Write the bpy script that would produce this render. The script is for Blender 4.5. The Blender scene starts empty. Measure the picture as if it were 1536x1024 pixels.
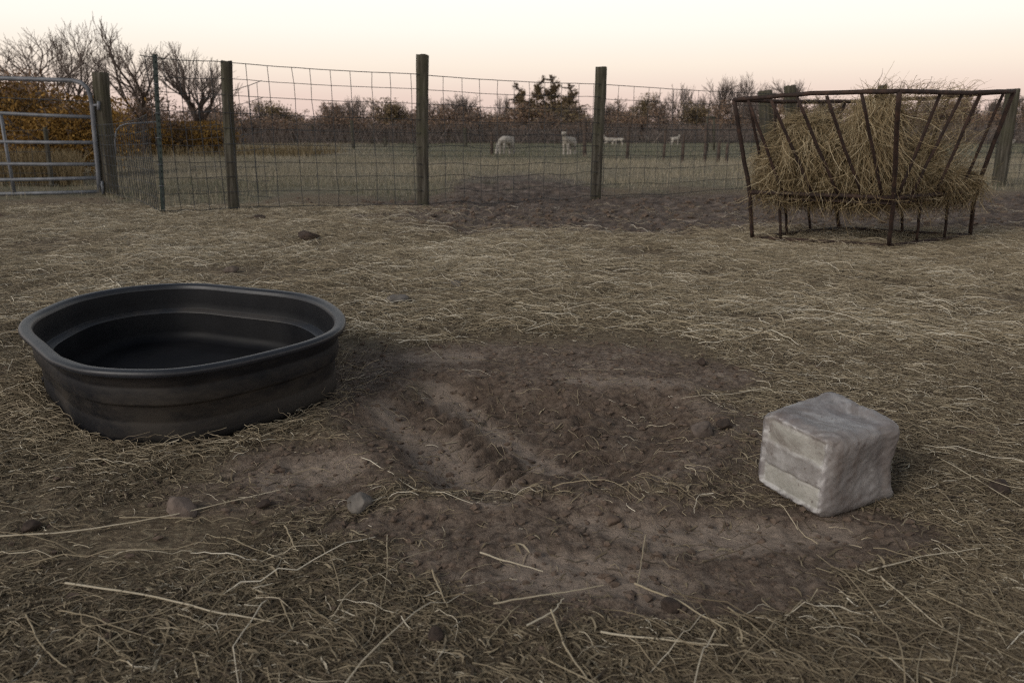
import bpy, math, random
import numpy as np
from mathutils import Vector, Matrix

random.seed(11)
RNG = np.random.default_rng(7)
scene = bpy.context.scene
COL = scene.collection
R = math.radians

# ------------------------------------------------------------------ camera model
F, CX, CY, CAMH, PITCH = 1100.0, 768.0, 512.0, 1.05, R(16.08)
SP, CP = math.sin(PITCH), math.cos(PITCH)

def ray(px, py):
    u, v = (px - CX) / F, (CY - py) / F
    return np.array([u, CP + v * SP, v * CP - SP])

def G(px, py, z=0.0):
    d = ray(px, py)
    t = (z - CAMH) / d[2]
    return np.array([d[0] * t, d[1] * t, z])

def at_y(px, py, y):
    d = ray(px, py)
    t = y / d[1]
    return np.array([d[0] * t, y, CAMH + d[2] * t])

def proj(x, y, z=0.0):
    f = y * CP - (z - CAMH) * SP
    up = y * SP + (z - CAMH) * CP
    f = np.maximum(f, 1e-3)
    return CX + F * x / f, CY - F * up / f

# ------------------------------------------------------------------ noise
def _h(ix, iy, s):
    n = (ix.astype(np.int64) * 374761393 + iy.astype(np.int64) * 668265263 + s * 2147483647) & 0xFFFFFFFF
    n = ((n ^ (n >> 13)) * 1274126177) & 0xFFFFFFFF
    n = ((n ^ (n >> 16)) * 2246822519) & 0xFFFFFFFF
    return ((n ^ (n >> 15)) & 0xFFFF) / 65535.0

def vn(x, y, s=0):
    x = np.asarray(x, float); y = np.asarray(y, float)
    x0, y0 = np.floor(x), np.floor(y)
    fx, fy = x - x0, y - y0
    fx = fx * fx * (3 - 2 * fx); fy = fy * fy * (3 - 2 * fy)
    a, b = _h(x0, y0, s), _h(x0 + 1, y0, s)
    c, d = _h(x0, y0 + 1, s), _h(x0 + 1, y0 + 1, s)
    return (a + (b - a) * fx) * (1 - fy) + (c + (d - c) * fx) * fy

def fbm(x, y, f, o=3, s=0):
    t, a, n = 0, 1.0, 0
    for i in range(o):
        t = t + a * (vn(x * f + i * 17.3, y * f - i * 9.1, s + i) - .5); n += a
        a *= .5; f *= 2.03
    return t / n * 2

def ss(a, b, x):
    t = np.clip((x - a) / (b - a), 0, 1)
    return t * t * (3 - 2 * t)

# ------------------------------------------------------------------ ground description (world functions)
TRACK = np.array([G(*p)[:2] for p in [(512, 632), (560, 596), (640, 566), (790, 584), (1000, 588), (1058, 650),
                                      (1010, 706), (930, 748), (850, 722), (760, 742), (640, 742)]])

def sdf(poly, x, y):
    x = np.asarray(x, float); y = np.asarray(y, float)
    d = np.full(x.shape, 1e9); ins = np.zeros(x.shape, bool)
    n = len(poly)
    for i in range(n):
        a, b = poly[i], poly[(i + 1) % n]
        e = b - a
        wx, wy = x - a[0], y - a[1]
        t = np.clip((wx * e[0] + wy * e[1]) / (e @ e), 0, 1)
        d = np.minimum(d, np.hypot(wx - e[0] * t, wy - e[1] * t))
        c = ((a[1] > y) != (b[1] > y))
        dy = (b[1] - a[1]) if abs(b[1] - a[1]) > 1e-9 else 1e-9
        xs = a[0] + (y - a[1]) / dy * e[0]
        ins ^= c & (x < xs)
    return np.where(ins, d, -d)

BARE = [(790, 655, 320, 105, 1.0), (770, 548, 290, 36, .92), (470, 708, 170, 60, .85), (900, 830, 320, 74, 1.0),
        (1180, 808, 230, 46, .95), (1010, 875, 240, 58, .9), (545, 590, 90, 70, 1.0), (960, 565, 190, 30, .95),
        (1090, 735, 70, 50, .7), (330, 745, 120, 30, .6), (690, 535, 120, 24, .8), (770, 785, 330, 42, .9), (860, 880, 200, 60, .7), (1120, 700, 60, 90, .7)]

def masks(x, y):
    """bare dirt, mud, grass, green, pale straw cover at a ground point"""
    px, py = proj(x, y)
    wob = fbm(x, y, 1.6, 3, 5)
    wob2 = fbm(x, y, .5, 2, 9)
    bare = np.zeros(np.shape(x))
    for cx, cy, rx, ry, s in BARE:
        r = np.hypot((px - cx) / rx, (py - cy) / ry) + wob * .35
        bare = np.maximum(bare, s * (1 - ss(.7, 1.15, r)))
    edge = 300 + 12 * ss(150, 170, px) * (1 - ss(370, 420, px)) + 6 * wob * 2 - 12 * ss(620, 700, px)
    grass = ss(0, 10, edge - py) * (y > 5)
    near_mud = ss(470, 720, px + wob * 60) * ss(288, 300, py + wob * 5) * (1 - ss(342, 364, py + wob * 12 + 6 * ss(1150, 1400, px)))
    far_mud = ss(1.15, .75, np.hypot((px - 780) / 120, (py - 283) / 22) + wob * .3)
    mud = np.maximum(near_mud * .95, far_mud * .9) * (y > 5)
    green = grass * np.maximum(.55 * ss(205, 216, py) * (1 - ss(230, 243, py + wob2 * 5)) * ss(500, 640, px + wob2 * 60),
                               .30 * ss(262, 288, py + wob * 8))
    straw = np.clip(1 - bare * 1.12 - mud * 1.05 - grass, 0, 1)
    return bare, mud, grass, green, straw

TA, TB = G(648, 585)[:2], G(800, 735)[:2]
UA, UB = G(850, 596)[:2], G(960, 745)[:2]

def lumps(x, y, A, B, wid, per, ph):
    e = B - A; L = math.hypot(*e); e = e / L
    s = (x - A[0]) * e[0] + (y - A[1]) * e[1]
    d = -(x - A[0]) * e[1] + (y - A[1]) * e[0]
    env = np.exp(-(d / wid) ** 2) * ss(-.02, .1, s) * (1 - ss(L - .1, L + .05, s))
    return env * (.5 + .5 * np.sin(6.283 * (s / per + d * 2.2) + ph + 2.5 * fbm(x, y, 6, 2, 31)))

PA = [(G(585, 612)[:2], G(735, 745)[:2], .10), (G(640, 578)[:2], G(860, 700)[:2], .06), (G(860, 572)[:2], G(1010, 578)[:2], .10), (G(640, 535)[:2], G(700, 535)[:2], .10),
      (G(800, 850)[:2], G(960, 872)[:2], .10), (G(1080, 806)[:2], G(1250, 802)[:2], .07), (G(430, 712)[:2], G(520, 706)[:2], .10), (G(980, 800)[:2], G(860, 780)[:2], .06)]

def packed(x, y):
    out = np.zeros(np.shape(x))
    for a, b, w in PA:
        e = b - a; t = np.clip(((x - a[0]) * e[0] + (y - a[1]) * e[1]) / (e @ e), 0, 1)
        d = np.hypot(x - a[0] - e[0] * t, y - a[1] - e[1] * t) + .06 * fbm(x, y, 5, 2, 91)
        out = np.maximum(out, 1 - ss(w * .5, w * 1.3, d))
    return out

TANK_PX = [(27, 497), (31, 482), (55, 467), (109, 446), (182, 432), (255, 426), (310, 426), (365, 431), (445, 439), (485, 449),
           (510, 464), (519, 478), (512, 495), (474, 513), (401, 533), (328, 549), (255, 559), (182, 560), (120, 555), (84, 544), (69, 537), (47, 517)]
TZ = .285
RIM = np.array([G(x, y, TZ)[:2] for x, y in TANK_PX])
RIM_C = RIM.mean(0)
RIM_H = (RIM.max(0) - RIM.min(0)) / 2

def height(x, y):
    x = np.asarray(x, float); y = np.asarray(y, float)
    bare, mud, grass, green, straw = masks(x, y)
    near = 1 - ss(12, 20, y)
    h = .035 * fbm(x, y, .45, 2, 1) * ss(5, 9, np.hypot(x, y))
    h = h + near * (.016 * fbm(x, y, 2.6, 3, 2) * straw + .010 * fbm(x, y, 9, 3, 3) * (.45 + .55 * straw))
    h = h + near * (.0035 + .006 * bare) * fbm(x, y, 30, 2, 4) + bare * near * .007 * fbm(x, y, 8, 3, 14)
    h = h + mud * near * (.055 * fbm(x, y, 2.6, 3, 12) + .06 * np.abs(fbm(x, y, 6, 3, 13)) - .02)
    s = sdf(TRACK, x + .05 * fbm(x, y, 4, 2, 40), y + .05 * fbm(x, y, 4, 2, 41))
    ins = ss(0, .17, s)
    h = h - .052 * ins + .020 * np.exp(-((s + .07) / .085) ** 2)
    cl = np.abs(fbm(x, y, 7.5, 3, 21))
    pk = packed(x, y)
    h = h + ss(-.16, .02, s) * (1 - .75 * pk) * (.020 * (cl - .2) + .014 * fbm(x, y, 22, 3, 22)) - .010 * pk
    h = h + .046 * lumps(x, y, TA, TB, .085, .10, 0) + .020 * lumps(x, y, UA, UB, .12, .12, 1.4) * 1
    pad = 1 - ss(.85, 1.25, np.hypot((x - RIM_C[0]) / RIM_H[0], (y - RIM_C[1]) / RIM_H[1]))
    pad = np.maximum(pad, 1 - ss(.17, .30, np.hypot(x - .95, y - 2.05)))
    h = h * (1 - .85 * pad) - .004 * pad
    # rise of bare earth just beyond the fence, rolling meadow after that
    mx, my = G(780, 290)[:2]
    h = h + .13 * np.exp(-((x - mx) / 1.9) ** 2 - ((y - my - 1.4) / 1.5) ** 2)
    h = h + .10 * fbm(x, y, .09, 2, 6) * ss(16, 30, y) + grass * near * .03 * fbm(x, y, 1.3, 2, 8)
    return h

def H1(x, y):
    return float(height(np.array([x]), np.array([y]))[0])

# ------------------------------------------------------------------ mesh helpers
def np_mesh(name, verts, faces_list, mat, attrs=None, smooth=True, parent=None):
    """faces_list: list of (M,k) int arrays"""
    me = bpy.data.meshes.new(name)
    verts = np.ascontiguousarray(verts, np.float32)
    me.vertices.add(len(verts)); me.vertices.foreach_set('co', verts.ravel())
    faces_list = [f for f in faces_list if len(f)]
    loops = np.concatenate([np.asarray(f, np.int32).ravel() for f in faces_list])
    tot = np.concatenate([np.full(len(f), f.shape[1], np.int32) for f in faces_list])
    start = np.concatenate([[0], np.cumsum(tot)[:-1]]).astype(np.int32)
    me.loops.add(len(loops)); me.loops.foreach_set('vertex_index', loops)
    me.polygons.add(len(tot)); me.polygons.foreach_set('loop_start', start)
    me.polygons.foreach_set('use_smooth', np.full(len(tot), smooth, bool))
    me.update(calc_edges=True)
    for k, v in (attrs or {}).items():
        a = me.attributes.new(k, 'FLOAT', 'POINT')
        a.data.foreach_set('value', np.ascontiguousarray(v, np.float32))
    if mat is not None:
        for m in (mat if isinstance(mat, (list, tuple)) else [mat]):
            me.materials.append(m)
    o = bpy.data.objects.new(name, me)
    COL.objects.link(o)
    if parent is not None: o.parent = parent
    return o

def tubes(P, Rd, sides=3):
    """P (N,n,3), Rd (N,n) or (N,1): closed-off-less tubes -> verts, quads"""
    P = np.asarray(P, float); N, n, _ = P.shape
    T = np.empty_like(P)
    T[:, 1:-1] = P[:, 2:] - P[:, :-2]; T[:, 0] = P[:, 1] - P[:, 0]; T[:, -1] = P[:, -1] - P[:, -2]
    T /= np.linalg.norm(T, axis=2, keepdims=True) + 1e-9
    avg = P[:, -1] - P[:, 0]
    ref = np.where((np.abs(avg[:, 2]) > .8 * np.linalg.norm(avg, axis=1))[:, None], [[1., .13, 0]], [[0.05, 0.02, 1.]])
    ref = np.repeat(ref[:, None, :], n, 1)
    A = np.cross(T, ref); A /= np.linalg.norm(A, axis=2, keepdims=True) + 1e-9
    B = np.cross(T, A)
    Rd = np.broadcast_to(np.asarray(Rd, float), (N, n))
    ang = np.arange(sides) * 2 * np.pi / sides + .4
    V = P[:, :, None, :] + Rd[:, :, None, None] * (np.cos(ang)[None, None, :, None] * A[:, :, None, :] + np.sin(ang)[None, None, :, None] * B[:, :, None, :])
    V = V.reshape(-1, 3)
    i = np.arange(N)[:, None, None] * n * sides + np.arange(n - 1)[None, :, None] * sides
    k = np.arange(sides)[None, None, :]; k2 = (k + 1) % sides
    Q = np.stack([i + k, i + k2, i + sides + k2, i + sides + k], -1).reshape(-1, 4)
    return V, Q

class MB:
    def __init__(s): s.v = []; s.f = {}; s.n = 0
    def add(s, V, *faces):
        for f in faces:
            f = np.asarray(f); s.f.setdefault(f.shape[1], []).append(f + s.n)
        s.v.append(np.asarray(V, float)); s.n += len(V)
    def tube(s, pts, r, sides=8, cap=True):
        P = np.asarray(pts, float)[None]
        rr = np.asarray(r, float); rr = np.full(P.shape[1], rr) if rr.ndim == 0 else rr
        V, Q = tubes(P, rr[None], sides)
        n = P.shape[1]
        if cap:
            V = np.concatenate([V, P[0, :1], P[0, -1:]])
            k = np.arange(sides); k2 = (k + 1) % sides; c0 = n * sides
            T1 = np.stack([np.full(sides, c0), k2, k], 1)
            b = (n - 1) * sides
            T2 = np.stack([np.full(sides, c0 + 1), b + k, b + k2], 1)
            s.add(V, Q, np.concatenate([T1, T2]))
        else: s.add(V, Q)
    def box(s, c, size, rot=0.0):
        c = np.asarray(c, float); h = np.asarray(size, float) / 2
        co = np.array([[x, y, z] for x in (-1, 1) for y in (-1, 1) for z in (-1, 1)], float) * h
        cr, sr = math.cos(rot), math.sin(rot)
        co = np.stack([co[:, 0] * cr - co[:, 1] * sr, co[:, 0] * sr + co[:, 1] * cr, co[:, 2]], 1) + c
        s.add(co, np.array([[0, 1, 3, 2], [4, 6, 7, 5], [0, 4, 5, 1], [2, 3, 7, 6], [0, 2, 6, 4], [1, 5, 7, 3]]))
    def build(s, name, mat, parent=None, smooth=True, attrs=None):
        return np_mesh(name, np.concatenate(s.v), [np.concatenate(f) for f in s.f.values()], mat, attrs, smooth, parent)

def tag(o, label=None, cat=None, group=None, kind=None):
    if label: o['label'] = label
    if cat: o['category'] = cat
    if group: o['group'] = group
    if kind: o['kind'] = kind
    return o

def empty(name, loc, label, cat, group=None):
    o = bpy.data.objects.new(name, None); COL.objects.link(o)
    o.empty_display_size = .2
    o.location = loc
    return tag(o, label, cat, group)

def shift(o, loc):
    """re-centre a mesh built in world coordinates on its own base point"""
    loc = np.asarray(loc, float)
    n = len(o.data.vertices); a = np.empty(n * 3, np.float32)
    o.data.vertices.foreach_get('co', a)
    a = (a.reshape(-1, 3) - loc).astype(np.float32)
    o.data.vertices.foreach_set('co', a.ravel()); o.data.update()
    if o.parent is None: o.location = loc
    return o

def copy_tree(o, parent=None):
    c = o.copy(); COL.objects.link(c)
    if parent is not None: c.parent = parent
    for ch in list(o.children): copy_tree(ch, c)
    return c

# ------------------------------------------------------------------ materials
def srgb(r, g, b):
    f = lambda c: (c / 255 / 12.92) if c / 255 <= .04045 else ((c / 255 + .055) / 1.055) ** 2.4
    return (f(r), f(g), f(b), 1)

class NT:
    def __init__(s, name, rough=.8, spec=.3):
        s.m = bpy.data.materials.new(name); s.m.use_nodes = True
        s.t = s.m.node_tree; s.b = s.t.nodes['Principled BSDF']
        s.b.inputs['Roughness'].default_value = rough
        s.b.inputs['Specular IOR Level'].default_value = spec
        s.tc = s.n('ShaderNodeTexCoord')
    def n(s, t, **k):
        x = s.t.nodes.new(t)
        for a, v in k.items(): setattr(x, a, v)
        return x
    def l(s, a, b): s.t.links.new(a, b)
    def noise(s, scale, det=4, rough=.55, coord='Object', stretch=None, dist=0):
        x = s.n('ShaderNodeTexNoise'); x.inputs['Scale'].default_value = scale
        x.inputs['Detail'].default_value = det; x.inputs['Roughness'].default_value = rough
        x.inputs['Distortion'].default_value = dist
        if stretch:
            mp = s.n('ShaderNodeMapping'); mp.inputs['Scale'].default_value = stretch
            s.l(s.tc.outputs[coord], mp.inputs[0]); s.l(mp.outputs[0], x.inputs['Vector'])
        else: s.l(s.tc.outputs[coord], x.inputs['Vector'])
        return x.outputs['Fac']
    def ramp(s, fac, stops):
        x = s.n('ShaderNodeValToRGB'); e = x.color_ramp.elements
        while len(e) < len(stops): e.new(.5)
        for el, (p, c) in zip(e, stops):
            el.position = p; el.color = c if len(c) == 4 else (*c, 1)
        s.l(fac, x.inputs[0]); return x.outputs[0]
    def attr(s, name):
        x = s.n('ShaderNodeAttribute'); x.attribute_name = name; return x.outputs['Fac']
    def mix(s, fac, a, b, mode='MIX'):
        x = s.n('ShaderNodeMix', data_type='RGBA', blend_type=mode)
        if isinstance(fac, (int, float)): x.inputs[0].default_value = fac
        else: s.l(fac, x.inputs[0])
        for i, v in ((6, a), (7, b)):
            if isinstance(v, tuple): x.inputs[i].default_value = v if len(v) == 4 else (*v, 1)
            else: s.l(v, x.inputs[i])
        return x.outputs[2]
    def math(s, op, a, b=0.0, clamp=False):
        x = s.n('ShaderNodeMath', operation=op, use_clamp=clamp)
        for i, v in enumerate((a, b)):
            if isinstance(v, (int, float)): x.inputs[i].default_value = v
            else: s.l(v, x.inputs[i])
        return x.outputs[0]
    def color(s, c):
        if isinstance(c, tuple): s.b.inputs['Base Color'].default_value = c if len(c) == 4 else (*c, 1)
        else: s.l(c, s.b.inputs['Base Color'])
        return s
    def bump(s, h, strength=.5, dist=.01):
        x = s.n('ShaderNodeBump'); x.inputs['Strength'].default_value = strength; x.inputs['Distance'].default_value = dist
        s.l(h, x.inputs['Height']); s.l(x.outputs[0], s.b.inputs['Normal']); return s

def simple(name, lo, hi, scale, rough=.8, bump=.4, bdist=.005, stretch=None, spec=.3, mid=None):
    n = NT(name, rough, spec); f = n.noise(scale, 6, .6, stretch=stretch)
    st = [(.3, lo), (.7, hi)] if mid is None else [(.28, lo), (.5, mid), (.72, hi)]
    n.color(n.ramp(f, st)).bump(f, bump, bdist); return n.m

def strand_mat(name, stops, rough=.65):
    n = NT(name, rough, .25); a = n.attr('tone')
    f = n.noise(9, 3, .6)
    v = n.math('ADD', a, n.math('MULTIPLY', n.math('SUBTRACT', f, .5), .25), True)
    n.color(n.ramp(v, stops)); return n.m

M = {}
# --- ground
g = NT('ground_soil', .92, .2)
fine = g.noise(38, 6, .7); med = g.noise(6, 5, .6); big = g.noise(.9, 3, .5)
chaff = g.noise(1, 5, .75, stretch=(22, 46, 30), dist=1.4)
dirt = g.ramp(med, [(.3, (.165, .124, .095)), (.52, (.245, .188, .147)), (.72, (.35, .28, .225))])
dirt = g.mix(g.ramp(fine, [(.40, (.75, .75, .75)), (.56, (0, 0, 0))]), dirt, (.085, .060, .047))
litter = g.ramp(chaff, [(.36, (.105, .078, .054)), (.5, (.19, .148, .10)), (.62, (.33, .27, .185))])
litter = g.mix(g.ramp(big, [(.4, (0, 0, 0)), (.65, (.6, .6, .6))]), litter, (.15, .115, .082))
mudc = g.ramp(med, [(.35, (.062, .049, .043)), (.55, (.155, .122, .102)), (.7, (.25, .20, .17))])
turf = g.ramp(g.noise(5, 6, .7), [(.35, (.085, .073, .045)), (.5, (.215, .185, .13)), (.65, (.32, .275, .195))])
greenc = g.ramp(g.noise(3, 6, .7), [(.3, (.06, .068, .04)), (.6, (.115, .118, .07)), (.75, (.18, .16, .105))])
dirt = g.mix(g.math('MULTIPLY', g.attr('dug'), .35), dirt, (.105, .074, .054))
dirt = g.mix(g.math('MULTIPLY', g.attr('packed'), .75), dirt, (.38, .305, .248))
c = g.mix(g.attr('straw'), dirt, litter)
c = g.mix(g.attr('mud'), c, mudc)
c = g.mix(g.math('MULTIPLY', g.attr('grass'), g.math('SUBTRACT', 1.0, g.attr('mud'))), c, turf)
c = g.mix(g.attr('green'), c, greenc)
g.color(c)
hgt = g.math('ADD', g.math('ADD', g.math('MULTIPLY', fine, .6), g.math('MULTIPLY', g.noise(130, 4, .7), .25)), g.math('MULTIPLY', chaff, .5))
g.bump(hgt, 1.0, .022)
M['ground'] = g.m
M['straw'] = strand_mat('straw', [(0, (.060, .045, .032)), (.35, (.19, .15, .098)), (.7, (.40, .335, .23)), (1, (.74, .68, .56))])
M['hay'] = strand_mat('hay', [(0, (.045, .032, .016)), (.35, (.165, .122, .064)), (.7, (.34, .262, .15)), (1, (.62, .53, .36))])
M['grass'] = strand_mat('grass', [(0, (.05, .07, .042)), (.3, (.11, .125, .075)), (.55, (.255, .222, .16)), (1, (.45, .39, .295))], .8)
M['clod'] = simple('soil_clod', (.085, .061, .047), (.19, .14, .108), 30, .95, .7, .004)
M['manure'] = simple('dark_clod', (.03, .022, .018), (.085, .062, .05), 40, .9, .7, .004)
M['rust'] = simple('rusty_steel', (.018, .012, .010), (.075, .042, .030), 14, .8, .5, .002, mid=(.036, .022, .018), spec=.4)
M['galv'] = simple('galvanised_steel', (.085, .095, .11), (.20, .21, .235), 9, .5, .2, .001, mid=(.14, .15, .17), spec=.5)
M['wire'] = simple('fence_wire', (.022, .025, .028), (.06, .064, .07), 3, .6, .1, .001, spec=.3)
M['green_steel'] = simple('green_paint', (.010, .020, .018), (.024, .042, .037), 12, .55, .2, .001, spec=.4)
w = NT('weathered_wood', .9, .2)
f = w.noise(1, 6, .65, stretch=(26, 26, 1.6), dist=.6); f2 = w.noise(2.2, 4, .6)
wc = w.ramp(f, [(.3, (.024, .021, .017)), (.5, (.075, .067, .053)), (.7, (.155, .145, .122))])
wc = w.mix(w.ramp(f2, [(.45, (0, 0, 0)), (.7, (.7, .7, .7))]), wc, (.07, .072, .042))
w.color(wc).bump(f, .8, .012); M['wood'] = w.m
M['bark'] = simple('bark', (.045, .033, .027), (.14, .105, .085), 6, .9, .5, .01, mid=(.08, .06, .05))
M['twig'] = simple('twig', (.125, .10, .088), (.25, .205, .18), 3, .9, .2, .004)

def leaf_mat(name, stops):
    n = NT(name, .8, .15); n.color(n.ramp(n.attr('tone'), stops)); return n.m
M['leaf_olive'] = leaf_mat('olive_leaf', [(0, (.10, .08, .045)), (.5, (.19, .145, .08)), (1, (.29, .215, .12))])
M['leaf_brown'] = leaf_mat('russet_leaf', [(0, (.13, .088, .062)), (.5, (.235, .155, .105)), (1, (.34, .225, .15))])
M['leaf_gold'] = leaf_mat('golden_leaf', [(0, (.065, .042, .016)), (.5, (.21, .118, .032)), (1, (.36, .215, .06))])
M['leaf_ever'] = leaf_mat('evergreen_leaf', [(0, (.09, .072, .042)), (.5, (.165, .122, .07)), (1, (.26, .185, .105))])
M['wool'] = simple('pale_wool', (.30, .265, .225), (.52, .48, .43), 7, .95, .5, .02)
M['horn'] = simple('dark_hoof', (.05, .04, .035), (.12, .10, .09), 20, .7)

for key_, rgh, spc in (('rim', .40, .5), ('tank', .55, .22), ('tank_in', .5, .18)):
  t = NT('black_moulded_rubber', rgh, spc)
  f1 = t.noise(5, 6, .65); f2 = t.noise(60, 3, .6); f3 = t.noise(2.2, 5, .7, stretch=(1, 1, 2.5))
  base = t.ramp(f1, [(.3, (.005, .0055, .0075)), (.7, (.011, .0115, .0145))] if key_ != 'rim' else [(.3, (.012, .014, .019)), (.7, (.024, .027, .035))])  # rim and ledge copy lighter and bluish: sky reflection put into the base colour
  sep = t.n('ShaderNodeSeparateXYZ'); t.l(t.tc.outputs['Object'], sep.inputs[0])
  dustz = t.ramp(sep.outputs[2], [(.03, (.75, .75, .75)), (.15, (1, 1, 1)), (.25, (.5, .5, .5)), (.27, (0, 0, 0))])
  dust = t.math('MULTIPLY', dustz, t.ramp(f3, [(.42, (0, 0, 0)), (.60, (.5, .5, .5))]))
  if key_ == 'tank_in': dust = t.math('MULTIPLY', dust, .12)
  t.color(t.mix(dust, base, (.085, .072, .058)))
  rr = t.n('ShaderNodeMapRange'); t.l(f1, rr.inputs[0]); rr.inputs[3].default_value = rgh - .08; rr.inputs[4].default_value = rgh + .14
  t.l(rr.outputs[0], t.b.inputs['Roughness'])
  t.bump(t.math('ADD', f2, t.math('MULTIPLY', f1, .6)), .18, .003); M[key_] = t.m

s = NT('mineral_salt', .48, .5)
f1 = s.noise(9, 8, .68); f2 = s.noise(34, 6, .7); f3 = s.noise(5, 4, .6, dist=.8)
sc = s.ramp(f1, [(.30, (.175, .16, .157)), (.48, (.31, .297, .297)), (.66, (.47, .46, .46))])
sc = s.mix(s.ramp(f3, [(.42, (0, 0, 0)), (.62, (.75, .75, .75))]), sc, (.18, .155, .155))
sc = s.mix(s.attr('panel'), sc, s.ramp(f1, [(.3, (.30, .29, .26)), (.7, (.50, .49, .455))]))
sc = s.mix(s.math('MULTIPLY', s.attr('side_shade'), .6), sc, s.ramp(f1, [(.3, (.115, .102, .095)), (.7, (.26, .24, .23))]))  # whole right face darker: its shade from the left light painted into the colour
sc = s.mix(s.attr('rind'), sc, (.66, .65, .65))
sc = s.mix(s.ramp(f2, [(.30, (.85, .85, .85)), (.40, (0, 0, 0))]), sc, (.12, .09, .082))
sc = s.mix(s.ramp(f2, [(.60, (0, 0, 0)), (.72, (.5, .5, .5))]), sc, (.55, .53, .52))
st_ = s.noise(3.2, 7, .7, dist=1.2)
sc = s.mix(s.ramp(st_, [(.36, (.8, .8, .8)), (.50, (0, 0, 0))]), sc, (.15, .122, .108))
s.color(sc).bump(s.math('ADD', f1, s.math('ADD', f2, s.math('MULTIPLY', s.noise(150, 3, .7), .25))), .38, .005); M['salt'] = s.m
M['stone_grey'] = simple('grey_stone', (.09, .081, .072), (.24, .217, .195), 16, .9, 1.0, .006)
M['stone_pink'] = simple('pinkish_stone', (.11, .085, .07), (.265, .21, .18), 16, .9, 1.0, .006)
M['stone_brown'] = simple('brown_stone', (.085, .066, .055), (.20, .16, .135), 28, .9, .6, .004)

# ------------------------------------------------------------------ sky, sun, camera
world = bpy.data.worlds.new('World'); scene.world = world; world.use_nodes = True
wt = world.node_tree; bg = wt.nodes['Background']
sky = wt.nodes.new('ShaderNodeTexSky'); sky.sky_type = 'NISHITA'; sky.sun_disc = False
SUN_EL, SUN_AZ = R(3.0), R(222)
sky.sun_elevation = SUN_EL; sky.sun_rotation = SUN_AZ; sky.air_density = 1.4; sky.dust_density = 2.5
tc = wt.nodes.new('ShaderNodeTexCoord'); sx = wt.nodes.new('ShaderNodeSeparateXYZ')
wt.links.new(tc.outputs['Generated'], sx.inputs[0])
rp = wt.nodes.new('ShaderNodeValToRGB'); e = rp.color_ramp.elements
stops = [(0.0, (6.7, 4.95, 4.45)), (.04, (7.5, 5.9, 5.15)), (.077, (8.6, 7.5, 6.4)), (.12, (9.1, 8.6, 7.8)), (.18, (9.3, 9.2, 8.9)),
         (.26, (6.6, 6.8, 6.9)), (.42, (1.75, 1.9, 2.15)), (1.0, (.95, 1.12, 1.4))]
while len(e) < len(stops): e.new(.5)
for el, (p, c_) in zip(e, stops): el.position = p; el.color = (*c_, 1)
wt.links.new(sx.outputs[2], rp.inputs[0])
mx = wt.nodes.new('ShaderNodeMix'); mx.data_type = 'RGBA'; mx.inputs[0].default_value = .93
wt.links.new(sky.outputs[0], mx.inputs[6]); wt.links.new(rp.outputs[0], mx.inputs[7])
wt.links.new(mx.outputs[2], bg.inputs[0]); bg.inputs[1].default_value = .105

sl = bpy.data.lights.new('sun', 'SUN'); sl.energy = 1.35; sl.angle = R(28); sl.color = (1, .93, .84)
so = bpy.data.objects.new('sun', sl); COL.objects.link(so)
sd = Vector((-.78, -.62, .62)).normalized()
so.rotation_euler = sd.to_track_quat('Z', 'Y').to_euler(); so.location = (-6, -6, 9)

cam = bpy.data.cameras.new('camera'); co = bpy.data.objects.new('camera', cam); COL.objects.link(co)
cam.sensor_width = 36; cam.lens = F / 1536 * 36; cam.clip_end = 2000; cam.clip_start = .05
co.location = (0, 0, CAMH); co.rotation_euler = (math.pi / 2 - PITCH, 0, 0)
cam.dof.use_dof = True; cam.dof.focus_distance = 3.0; cam.dof.aperture_fstop = 3.5
scene.camera = co
scene.view_settings.view_transform = 'Standard'; scene.view_settings.look = 'None'
scene.cycles.use_denoising = False; scene.cycles.filter_width = 1.15
scene.view_settings.exposure = .22; scene.view_settings.gamma = 1

# ------------------------------------------------------------------ ground sheet
ys = np.concatenate([np.linspace(-3, .85, 18, endpoint=False), np.geomspace(.85, 14, 720, endpoint=False), np.geomspace(14, 700, 130)])
sc_ = np.linspace(-1, 1, 860); sc_ = .35 * sc_ + .65 * sc_ ** 3
X = (ys[:, None] + 5) * 1.15 * sc_[None, :]; Y = np.repeat(ys[:, None], len(sc_), 1)
xf, yf = X.ravel(), Y.ravel()
Z = height(xf, yf)
bare, mud, grass, green, straw = masks(xf, yf)
nr, nc = X.shape
idx = np.arange(nr * nc).reshape(nr, nc)
Q = np.stack([idx[:-1, :-1], idx[:-1, 1:], idx[1:, 1:], idx[1:, :-1]], -1).reshape(-1, 4)
ground = np_mesh('ground', np.stack([xf, yf, Z], 1), [Q], M['ground'],
                 {'mud': mud, 'grass': grass, 'green': green, 'straw': np.clip(straw, 0, 1), 'packed': packed(xf, yf), 'dug': ss(-.05, .08, sdf(TRACK, xf, yf))})
tag(ground, 'bare trampled soil of the animal pen and dry meadow beyond', None, None, 'structure')

# ------------------------------------------------------------------ straw
SALT_F, SALT_L, SALT_R = G(1235, 779)[:2], G(1135, 722)[:2], G(1315, 748)[:2]

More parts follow.
